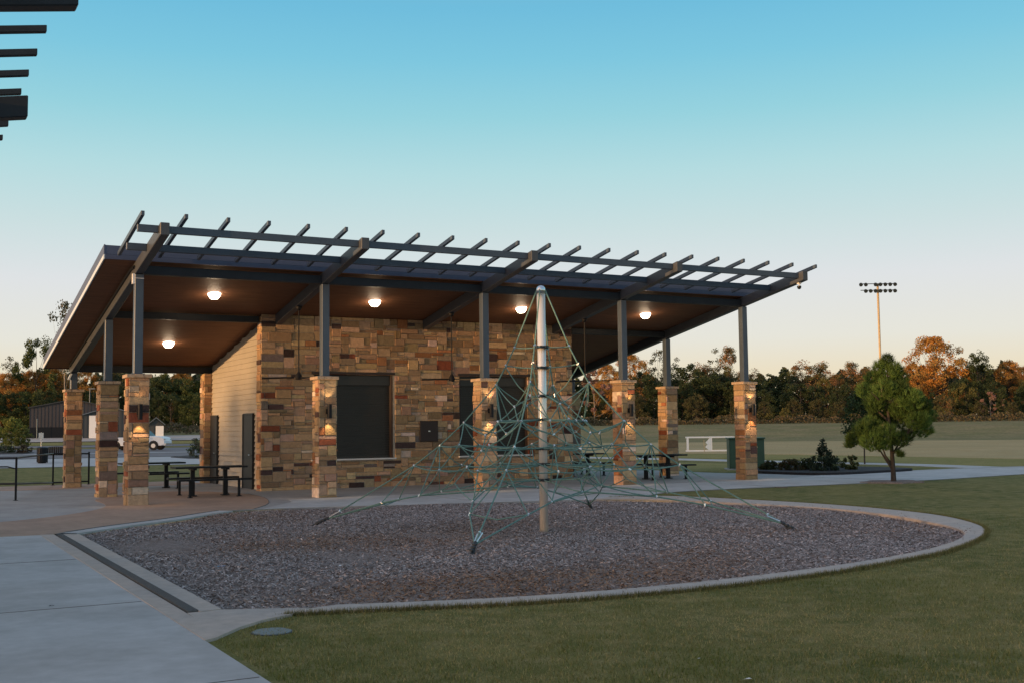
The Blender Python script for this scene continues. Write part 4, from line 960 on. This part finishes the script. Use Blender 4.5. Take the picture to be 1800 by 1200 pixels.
# dense wood behind
def wood(name, x0, x1, D0, D1, hmin, hmax, n, ls, pal, seed, lab):
    r = np.random.RandomState(seed); xs = r.uniform(x0, x1, n); D = r.uniform(D0, D1, n); P = np.zeros((n, 3))
    ph = r.rand(8)*6
    for i in range(n):
        p = far(xs[i], D[i]); prof_ = .5+.25*sin(xs[i]*.05+ph[0])+.2*sin(xs[i]*.13+ph[1])+.12*sin(xs[i]*.31+ph[2]); h = hmin+(hmax-hmin)*prof_
        P[i] = (p.x, p.y, ground_z(p.x, p.y)+h*r.rand()**.8)
    u = r.normal(0, 1, (n, 3)); u /= np.linalg.norm(u, axis=1)[:, None]; v = np.cross(u, r.normal(0, 1, (n, 3))); v /= np.linalg.norm(v, axis=1)[:, None]
    s = ls*r.uniform(.5, 1.2, n)[:, None]; V = np.stack([P-u*s*.5, P-v*s*.4, P+u*s*.5, P+v*s*.4], 1).reshape(-1, 3)
    pal = np.array(pal); c = pal[r.randint(0, len(pal), n)]*r.uniform(.6, 1.3, n)[:, None]
    o = bpy.data.objects.new(name, np_mesh(name, V, 4, c, M['leaf'])); COL.objects.link(o); tag(o, lab, 'wood', kind='stuff')
wood('woodland', 900, 1950, 244, 262, 7.5, 11.0, 30000, 1.0, DKG+BRN, 1, 'dense dark far off wood closing the view beyond the sports field')
wood('woodland', -150, 700, 212, 230, 8.0, 11.5, 20000, 1.0, DKG+BRN[:2], 2, 'dense dark far off wood closing the view behind the barns')
wood('scrub', 900, 1950, 198, 208, .6, 1.7, 14000, .35, [(.12, .09, .05), (.10, .08, .045), (.08, .08, .035)], 3, 'low brown weeds and scrub along the foot of the wood beyond the field')
wood('scrub', 255, 700, 168, 180, .5, 1.6, 5000, .35, [(.17, .12, .075), (.13, .10, .06), (.09, .09, .04)], 4, 'low brown weeds beyond the road on the left')
# unseen wood west of the plaza, added and thinned to dapple the low sun
r = np.random.RandomState(8); n = 8500
P = np.zeros((n, 3)); P[:, 1] = r.uniform(-85, 85, n); P[:, 0] = -150+r.uniform(-7, 7, n)
hh = 5.6+.7*np.sin(P[:, 1]*.35)+.5*np.sin(P[:, 1]*.9+1)+.4*np.sin(P[:, 1]*2.1); P[:, 2] = hh*r.rand(n)**.8
u = r.normal(0, 1, (n, 3)); u /= np.linalg.norm(u, axis=1)[:, None]; v = np.cross(u, r.normal(0, 1, (n, 3))); v /= np.linalg.norm(v, axis=1)[:, None]
V = np.stack([P-u*.5, P-v*.4, P+u*.5, P+v*.4], 1).reshape(-1, 3)
o = bpy.data.objects.new('woodland', np_mesh('woodland', V, 4, np.array(DKG)[r.randint(0, 3, n)], M['leaf'])); COL.objects.link(o)
tag(o, 'unseen wood added in the west to shade the low sun', 'wood', kind='stuff')

# ------------------------------------------------------------------ young pine
pb = at(1570, 847); HR = Vector((RT.x, RT.y, 0)).normalized(); HF = Vector((FW.x, FW.y, 0)).normalized()
pine = thing('pine_tree', 'young bushy green pine with a forked trunk on the lawn right of the pavilion', 'pine tree', (pb.x, pb.y, 0))
PXM = 60.6
def pp(x, y, d=0): return HR*((x-1570)/PXM) + HF*d + Vector((0, 0, (847-y)/PXM))
mb = MB()
mb.tube([pp(1571, 852), pp(1571, 830), pp(1570, 800), pp(1569, 770), pp(1566, 730), pp(1564, 690), pp(1567, 655), pp(1568, 628)], [.085, .072, .06, .052, .04, .03, .018, .008], 10)
for lim in ([(1568, 822, 0), (1556, 806, -.1), (1545, 790, -.2), (1535, 775, -.3), (1515, 758, -.4)], [(1568, 815, 0), (1560, 800, .1), (1556, 780, .2), (1550, 760, .3)], [(1545, 792, -.2), (1532, 782, -.4), (1518, 772, -.5)],
            [(1571, 798, 0), (1580, 778, -.15), (1592, 762, -.3), (1612, 750, -.35)], [(1572, 796, 0), (1588, 785, .1), (1600, 778, .15), (1606, 768, .2), (1618, 752, .3)], [(1568, 760, 0), (1585, 735, .3), (1605, 718, .5)],
            [(1566, 740, 0), (1545, 715, .2), (1530, 700, .4)], [(1565, 725, 0), (1585, 700, -.4), (1598, 690, -.5)], [(1565, 720, 0), (1540, 700, -.4), (1528, 690, -.5)], [(1592, 762, -.3), (1600, 740, -.4), (1598, 722, -.45)]):
    P = [pp(*q) for q in lim]; mb.tube(P, [.034*(1-.75*i/(len(P)-1)) for i in range(len(P))], 7)
mb.build('trunk', M['bark'], pine)
BL = [(1568, 634, 0, 9), (1558, 646, .1, 12), (1578, 650, -.1, 12), (1568, 662, 0, 20), (1546, 666, .2, 14), (1590, 668, .1, 15), (1536, 688, .2, 18), (1556, 688, -.35, 20), (1582, 690, -.3, 20), (1600, 694, .3, 14), (1540, 710, -.1, 18),
      (1594, 706, -.55, 22), (1616, 716, -.3, 18), (1628, 736, -.1, 18), (1626, 758, 0, 15), (1606, 742, -.5, 20), (1588, 738, .3, 20), (1562, 725, .5, 22), (1530, 748, -.2, 16), (1514, 756, -.4, 17), (1502, 772, -.2, 13),
      (1526, 776, -.55, 20), (1550, 764, -.6, 19), (1566, 752, .5, 20), (1494, 782, -.1, 7), (1544, 782, -.5, 12), (1574, 775, -.55, 14), (1580, 800, -.2, 5), (1602, 768, .3, 13), (1580, 722, -.2, 16)]
r = np.random.RandomState(21); VV = []; CC = []
for (x, y, d, rr) in BL:
    c = np.array(pp(x, y, d)); R_ = rr/PXM*1.0; nt_ = int(40 + 420*R_*R_*4.6); tone0 = r.uniform(.6, 1.45)
    for q in range(nt_):
        dv = r.normal(0, 1, 3); dv /= np.linalg.norm(dv); rad_ = R_*(r.rand()**.22); p = c+dv*rad_*np.array([1, 1, .85])
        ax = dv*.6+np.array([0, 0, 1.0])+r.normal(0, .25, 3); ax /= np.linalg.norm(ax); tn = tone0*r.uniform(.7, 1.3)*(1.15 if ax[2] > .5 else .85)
        for w_ in range(13):
            nd = ax+r.normal(0, .32, 3); nd /= np.linalg.norm(nd); l_ = r.uniform(.11, .20); sd = np.cross(nd, r.normal(0, 1, 3)); sd = sd/np.linalg.norm(sd)*.0050
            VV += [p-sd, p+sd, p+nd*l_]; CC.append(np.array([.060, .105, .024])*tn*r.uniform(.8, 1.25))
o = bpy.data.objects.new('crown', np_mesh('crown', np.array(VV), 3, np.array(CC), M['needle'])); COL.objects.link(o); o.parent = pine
mb = MB()                                     # ring of needles and mulch at the foot
pts = [(pb.x+.9*cos(a)*(1+.2*sin(3*a)), pb.y+.75*sin(a)*(1+.15*sin(5*a))) for a in [k*2*pi/30 for k in range(30)]]
sheet('mulch_ring', pts, .035, M['mulch'], .05)

def small_plant(name, x, y, ytop, wpx, style, pal, label, n=1400, ls=.09, base=.02, m='bark', seed=1, group=None):
    b = at(x, y); D = (Vector((b.x, b.y))-Vector((CAM.x, CAM.y))).length; d = ray(x, ytop); H = CAM.z + d.z/math.hypot(d.x, d.y)*D; W = wpx/FPX*D
    c, cl = crown_mesh('foliage', H, W, base, style, seed, pal, n, ls)
    o = thing(name, label, 'tree' if 'tree' in name else 'shrub', (b.x, b.y, 0.01), 0, group); inst('foliage', c, o); inst('stem', trunk_mesh('stem', H, cl, seed, M[m], .012), o); return o
bed_out = [tuple(at(*q)[:2]) for q in [(1330, 830), (1360, 833), (1420, 835), (1480, 834.5), (1540, 831.5), (1590, 828.5), (1603, 826.8), (1570, 825), (1500, 823), (1420, 821), (1345, 819)]]
sheet('planting_bed', smooth(bed_out, 4, True), .10, M['bed'], .12)
DK = [(.035, .055, .025), (.05, .07, .03), (.07, .062, .034)]
small_plant('shrub', 1353, 829, 811, 34, 'shrub', DK, 'low dark clipped shrub in the planting bed beside the end pillar', 2600, .06, seed=2)
small_plant('shrub', 1392, 830, 808, 44, 'shrub', [(.045, .06, .022), (.06, .06, .028), (.08, .055, .03)], 'wide low shrub, second from the end pillar in the planting bed', 3000, .06, seed=3)
small_plant('shrub', 1418, 829, 807, 30, 'shrub', DK, 'low brown green shrub left of the dark conifer in the planting bed', 2200, .06, seed=5)
small_plant('conifer_shrub', 1449, 831, 768, 56, 'cone', [(.030, .052, .034), (.042, .066, .04)], 'dark pointed young conifer in the middle of the planting bed', 3800, .07, seed=4)
small_plant('shrub', 1472, 826, 808, 26, 'shrub', [(.06, .085, .035), (.08, .10, .045)], 'small light green shrub right of the dark conifer', 1000, .06, seed=8)
small_plant('shrub', 1497, 829, 800, 30, 'tall', [(.055, .08, .022), (.07, .09, .03), (.11, .10, .04)], 'upright green grassy shrub at the right of the planting bed', 2000, .06, seed=6)
small_plant('young_tree', 1520, 815, 690, 62, 'round', [(.022, .045, .018), (.035, .06, .022)], 'young round tree with a thin straight trunk standing behind the pine', 3200, .12, base=1.0, seed=7)
small_plant('young_tree', 20, 795, 734, 46, 'broad', [(.22, .24, .05), (.25, .25, .06), (.15, .18, .045)], 'small yellow green tree in the car park island at the left edge', 3600, .17, base=.6, seed=9)
small_plant('young_tree', 38, 795, 752, 28, 'broad', [(.15, .17, .04), (.16, .16, .045)], 'smaller yellow green tree right behind the first one in the island', 1500, .16, base=.5, seed=12)
small_plant('shrub', 8, 796, 783, 34, 'shrub', DK, 'dark low shrub in the car park island at the left edge', 1200, .12, seed=10)
small_plant('shrub', 42, 796, 783, 28, 'shrub', [(.05, .045, .03), (.08, .06, .04)], 'brown green low shrub under the smaller island tree', 1200, .12, seed=13)
small_plant('shrub', 346, 805, 770, 30, 'broad', [(.05, .08, .04), (.08, .10, .06), (.10, .09, .06)], 'loose green shrub in a mulch island beyond the picnic tables', 2200, .09, seed=14)
sheet('mulch_island', [tuple(at(*q)[:2]) for q in [(300, 803.5), (330, 805.5), (380, 806), (380, 800), (330, 801)]], .06, M['bed'])
sheet('mulch_island', [tuple(at(*q)[:2]) for q in [(-20, 798), (40, 798), (60, 795.5), (40, 793), (-20, 793)]], .06, M['bed'])

# ------------------------------------------------------------------ street furniture and far things
def rail():
    t = thing('handrail', 'black metal railing running along the left edge of the pavement behind the pillars', 'railing', (-2.21, 3.84, 0))
    P = [Vector((-2.21, 3.84, 0)), Vector((-.33, 12.03, 0))]; loc = P[0]
    a = Vector((0, 0, 0)); b = Vector((1.88, 8.19, 0)); e = Vector((2.95, 8.0, 0)); s1 = Vector((-RT.x*4, -RT.y*4, 0))
    for p in (a, b, e, s1):
        mb = MB(); mb.box(p+Vector((0, 0, .54)), (.05, .05, 1.08)); mb.box(p+Vector((0, 0, .02)), (.11, .11, .012)); mb.build('post', M['black'], t)
    for z in ((1.09, 1.04, 1.02), (.44, .10, .12)):
        for u, v, zu, zv in ((s1, a, z[0], z[0]), (a, b, z[0], z[1]), (b, e, z[1], z[2])):
            mb = MB(); mb.tube([u+Vector((0, 0, zu)), v+Vector((0, 0, zv))], .024, 8); mb.build('rail', M['black'], t)
    mb = MB(); mb.tube([s1+Vector((0, -.1, .86)), a+Vector((-.45, .2, .87)), a+Vector((-.2, .08, .87)), a+Vector((-.03, 0, .82))], .018, 8); mb.build('grab_rail', M['black'], t)
rail()
b = at(74, 814); t = thing('litter_bin', 'square black litter bin beyond the railing at the left', 'litter bin', (b.x, b.y, 0.03), .4)
mb = MB()
for k in range(14): a = k*2*pi/14; mb.box((.28*cos(a), .28*sin(a), .43), (.10, .02, .74), Matrix.Rotation(a+pi/2, 3, 'Z'))
mb.lathe([(.26, .04), (.26, .80), (.24, .80)], n=14); mb.build('basket', M['black'], t); mb = MB(); mb.lathe([(.31, .80), (.31, .86), (.2, .90), (.14, .90)], n=18); mb.build('lid', M['black'], t); mb = MB(); mb.lathe([(.22, 0), (.22, .05), (.1, .06)], n=14); mb.build('foot', M['black'], t)
b = at(99, 813); t = thing('park_bench', 'dark curved back park bench beside the litter bin', 'bench', (b.x, b.y, .03), math.atan2(RT.y, RT.x))
mb = MB()
for k in range(13): x = -.75+k*.125; mb.box((x, 0, .60+.07*math.sqrt(max(0, 1-(x/.8)**2))), (.10, .03, .34+.14*math.sqrt(max(0, 1-(x/.8)**2))))
mb.build('backrest', M['black'], t); mb = MB(); mb.box((0, .24, .43), (1.6, .44, .04)); mb.build('seat', M['black'], t)
for x in (-.68, .68): mb = MB(); mb.box((x, .05, .21), (.04, .04, .43)); mb.box((x, .42, .21), (.04, .04, .43)); mb.box((x, .24, .40), (.04, .42, .03)); mb.build('leg', M['black'], t)
fR = lambda: math.atan2(RT.y, RT.x)
def face_loc(x, D): p = far(x, D); return (p.x, p.y, ground_z(p.x, p.y))
# white pickup
p = far(243, 109); t = thing('pickup_truck', 'white pickup truck driving on the road seen between the left pillars', 'pickup truck', (p.x, p.y, .05), fR()-.05)
TL = 5.6
prof_b = [(-2.78, .62), (-2.78, 1.16), (-.72, 1.16), (-.72, 1.20), (-.55, 1.84), (.62, 1.86), (1.28, 1.28), (2.35, 1.20), (2.70, 1.08), (2.80, .80), (2.78, .48), (2.45, .40)]
def wheelarch(cx, r=.46): return [(cx+r*cos(a), .40+r*sin(a)) for a in [pi*k/8 for k in range(9)]]
low = wheelarch(1.78)+wheelarch(-1.72)
sil = prof_b + [(x, z) for x, z in wheelarch(1.78)] + [(-1.1, .40)] + wheelarch(-1.72) + [(-2.6, .45)]
mb = MB(); k = len(sil); n = mb.pts([(x, -.95, z) for x, z in sil]+[(x, .95, z) for x, z in sil]); mb.face([n+i for i in range(k)]); mb.face([n+k+i for i in reversed(range(k))])
for i in range(k): j = (i+1) % k; mb.face((n+i, n+k+i, n+k+j, n+j))
body = mb.build('body', M['white'], t, bevel=.03)
for cx in (1.78, -1.72):
    for s in (-1, 1):
        mb = MB(); mb.tube([(cx, s*.97-.0, .40), (cx, s*.72, .40)], .40, 22); w = mb.build('wheel', M['tyre'], t); mb = MB(); mb.tube([(cx, s*.985, .40), (cx, s*.93, .40)], .20, 14); mb.build('rim', M['silver'], w)
for s in (-1, 1):
    for q in ([(-.50, 1.26), (-.42, 1.74), (.05, 1.76), (.05, 1.27)], [(.12, 1.27), (.12, 1.76), (.58, 1.76), (1.02, 1.30)]):
        mb = MB(); n = mb.pts([(x, s*.955, z) for x, z in q]+[(x, s*.93, z) for x, z in q]); mb.face((n, n+1, n+2, n+3)); mb.face((n+7, n+6, n+5, n+4))
        for i in range(4): j = (i+1) % 4; mb.face((n+i, n+4+i, n+4+j, n+j))
        mb.build('window', M['glass_dark'], t)
mb = MB(); mb.hexa([(.66, -.82, 1.83), (.68, .82, 1.83), (1.24, .86, 1.33), (1.24, -.86, 1.33), (.70, -.82, 1.85), (.70, .82, 1.85), (1.29, .86, 1.33), (1.29, -.86, 1.33)]); mb.build('windscreen', M['glass_dark'], t)
for s in (-1, 1): mb = MB(); mb.box((2.70, s*.78, .93), (.14, .26, .16)); mb.build('headlight', M['silver'], t); mb = MB(); mb.box((-2.78, s*.86, .98), (.05, .12, .28)); mb.build('tail_light', mat('tail', (.3, .02, .02), .3, var=0) if s < 0 else bpy.data.materials['tail'], t)
mb = MB(); mb.box((-2.15, -.955, .98), (.18, .02, .07)); mb.box((.1, -.965, 1.1), (.14, .02, .03)); mb.build('handle', M['black'], t)
mb = MB(); mb.box((2.80, 0, .52), (.16, 1.8, .2)); mb.build('bumper', M['silver'], t)
# barns
def barn(x0, x1, D, z_eave, z_ridge, lab, wm, rm, doors=(), ridge_at=.5, depth=10):
    a = far(x0, D); b = far(x1, D); z = min(ground_z(a.x, a.y), ground_z(b.x, b.y))-.1; u = (b-a); W = u.length; rz = math.atan2(u.y, u.x); c = a
    t = thing('barn', lab, 'barn', (c.x, c.y, z), rz); mb = MB(); r_x = W*ridge_at
    pr = [(0, 0), (W, 0), (W, z_eave), (r_x, z_ridge), (0, z_eave)]; n = mb.pts([(x, 0, h) for x, h in pr]+[(x, depth, h) for x, h in pr]); mb.face((n, n+1, n+2, n+3, n+4)); mb.face((n+9, n+8, n+7, n+6, n+5))
    for i in range(5): j = (i+1) % 5; mb.face((n+i, n+5+i, n+5+j, n+j))
    k = int(W/.45)
    for i in range(k+1):
        x = i*W/k; h = z_eave+(z_ridge-z_eave)*(x/r_x if x < r_x else (W-x)/(W-r_x)); mb.box((x, -.02, h/2), (.05, .04, h))
    mb.build('wall', M[wm], t)
    mb = MB()
    for (xa, za, xb, zb) in ((-.25, z_eave-.08, r_x, z_ridge+.05), (r_x, z_ridge+.05, W+.25, z_eave-.08)):
        mb.hexa([(xa, -.3, za), (xb, -.3, zb), (xb, depth+.3, zb), (xa, depth+.3, za), (xa, -.3, za+.12), (xb, -.3, zb+.12), (xb, depth+.3, zb+.12), (xa, depth+.3, za+.12)])
    mb.build('roof', M[rm], t)
    for (dx, dw, dh) in doors: mb = MB(); mb.box((dx+dw/2, -.06, dh/2), (dw, .06, dh)); mb.build('door', M['white'], t, bevel=.01)
    return t
barn(52, 190, 168, 4.0, 5.0, 'long low dark brown metal barn behind the left pillars', 'barn', 'barn_dark', ridge_at=.55)
barn(146, 240, 158, 3.2, 4.15, 'dark barn with white doors and a blue grey roof right of the brown one', 'barn_dark', 'barn_roof', ((.75, 1.15, 3.1), (5.2, 1.3, 3.1)), .5, 9)
barn(262, 287, 150, 2.1, 2.9, 'small dark shed with a pale door to the right of the barns', 'barn_dark', 'barn_roof', ((.82, .95, 1.95),), .5, 3)
# fence, posts and lights near the barns
a = far(44, 160); b = far(112, 160); t = thing('fence', 'black mesh fence in front of the brown barn', 'fence', (a.x, a.y, ground_z(a.x, a.y)), math.atan2((b-a).y, (b-a).x)); W = (b-a).length
mb = MB(); mb.box((W/2, 0, .75), (W, .03, 1.45)); mb.build('panel', M['black'], t)
for i in range(4): mb = MB(); mb.box((i*W/3, 0, .8), (.08, .08, 1.6)); mb.build('post', M['black'], t)
def pole_thing(name, lab, cat, x, D, ztop, r, m, head=None):
    p = far(x, D); z = ground_z(p.x, p.y); t = thing(name, lab, cat, (p.x, p.y, z), fR()); mb = MB(); mb.tube([(0, 0, -.1), (0, 0, ztop-z)], r, 8); mb.build('post', M[m], t); return t, ztop-z
t, h = pole_thing('sign_post', 'small pale sign on a thin post beside the road at the left', 'sign', 73, 105, 1.75, .03, 'silver')
mb = MB(); mb.box((0, -.04, h-.3), (.42, .02, .55)); mb.build('sign_panel', mat('sign_grey', (.45, .5, .5), .5, var=.1), t, bevel=.005)
t, h = pole_thing('marker_post', 'thin green marker post in front of the brown barn', 'post', 65, 157, 3.4, .05, 'lid'); mb = MB(); mb.lathe([(.06, h), (.10, h+.05), (.02, h+.12)]); mb.build('cap', M['lid'], t)
t, h = pole_thing('lamp_post', 'thin grey lamp post above the barns at the left', 'lamp post', 157, 180, 8.2, .07, 'barn_roof'); mb = MB(); mb.box((.3, 0, h), (.9, .25, .14)); mb.build('lamp_head', M['barn_roof'], t)
# goal frame
a = at(1207, 793); b = at(1290, 792); t = thing('goal_frame', 'low white goal frame lying on the field between the right pillars', 'goal', (a.x, a.y, 0), math.atan2((b-a).y, (b-a).x)); W = (b-a).length
for x in (0.08, W*.52, W-.08): mb = MB(); mb.box((x, 0, .48), (.13, .10, .92)); mb.build('upright', M['white'], t)
for z in (.05, .93): mb = MB(); mb.box((W/2, 0, z), (W+.1, .11, .10)); mb.build('crossbar', M['white'], t)
mb = MB(); n = mb.pts([(W*.50, -.08, .08), (W*.50, -.08, .9), (W*.40, -.10, .6), (W*.44, -.10, .45), (W*.39, -.12, .3), (W*.46, -.10, .1)]); mb.v += [(x, y+.02, z) for x, y, z in mb.v[n:n+6]]; mb.face((n, n+1, n+2, n+3, n+4, n+5)); mb.face((n+11, n+10, n+9, n+8, n+7, n+6))
for i in range(6): j = (i+1) % 6; mb.face((n+i, n+6+i, n+6+j, n+j))
mb.build('net', M['white'], t)
mb = MB(); mb.tube([(W*.36, -.3, 0), (W*.355, -.3, .75)], .02, 6); mb.build('stake', M['wood_pole'], t)
# green cabinet behind the last pillar
a = at(1283, 825.5); W = 1.32
t = thing('utility_cabinet', 'green electrical cabinet standing behind the end pillar', 'utility cabinet', (a.x, a.y, .01), math.atan2(RT.y, RT.x)-.06)
mb = MB(); mb.box((W/2, .40, .60), (W, .80, 1.12)); mb.build('body', M['green_box'], t, bevel=.015)
mb = MB(); mb.box((W/2, .38, 1.19), (W+.06, .92, .06)); mb.build('lid', M['green_box'], t, bevel=.01)
for i in (0, 1): mb = MB(); mb.box((W*(.25+.5*i), -.012, .60), (W*.47, .03, 1.0)); d = mb.build('door', M['green_box'], t, bevel=.006); mb = MB(); mb.box((W*(.43+.14*i), -.035, .65), (.03, .03, .14)); mb.build('handle', M['black'], d)
mb = MB(); mb.box((W/2, .4, .02), (W+.2, 1.0, .05)); mb.build('plinth', M['concrete'], t)
# stadium light
t, h = pole_thing('sports_light', 'tall sports field light mast with two rows of floodlights above the wood', 'light mast', 1551.5, 165, 21.0, .16, 'wood_pole')
for (z, off, cnt) in ((h+.05, -2.45, 8), (h-.85, -1.8, 7)):
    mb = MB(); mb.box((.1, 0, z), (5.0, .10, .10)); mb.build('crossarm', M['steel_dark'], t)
    for i in range(cnt):
        x = off + i*.68; 
        if z > h and i in (2,): continue
        mb = MB(); mb.tube([(x, -.12, z+.05), (x, -.30, z-.08), (x, -.48, z-.20)], [.10, .24, .27], 10); mb.box((x, -.02, z+.05), (.12, .2, .12)); mb.build('floodlight', M['rubber'], t)
# valve lid, litter
b = at(478, 1110); t = thing('valve_lid', 'round teal plastic valve box lid in the grass by the kerb', 'valve lid', (b.x, b.y, 0))
mb = MB(); mb.lathe([(.165, -.02), (.165, .008), (.155, .012), (.05, .013)], n=28); mb.build('lid', M['lid'], t); mb = MB(); mb.lathe([(.18, -.02), (.18, .004), (.17, .006)], n=28); mb.build('rim', M['rubber'], t)
def litter(x, y, m, lab, s=.04):
    b = at(x, y); rr_ = random.Random(x); mb = MB(); n = mb.pts([(b.x+rr_.uniform(-s, s)*1.5, b.y+rr_.uniform(-s, s), .012+rr_.uniform(0, s*.5)) for _ in range(7)])
    for f in ((0, 1, 2), (0, 2, 3), (3, 4, 0), (4, 5, 0), (5, 6, 1), (1, 0, 5), (2, 6, 4)): mb.face([n+i for i in f])
    tag(mb.build('litter', M[m]), lab, 'litter')
litter(390, 997, 'blue', 'small blue scrap lying on the wood chips at the left of the pit')
litter(600, 995, 'white', 'small white scrap on the wood chips in front of the net', .03)
litter(1445, 934, 'lid', 'tiny teal scrap on the wood chips at the right of the pit', .035)
litter(1316, 1197, 'white', 'small pale scrap in the grass at the bottom edge', .03)
litter(1230, 1160, 'white', 'tiny white scrap in the lawn in front of the pit', .018)
litter(90, 1067, 'black', 'dark leaf lying on the plaza', .03)
litter(301, 1101, 'black', 'small dark leaf on the plaza near the drain', .018)
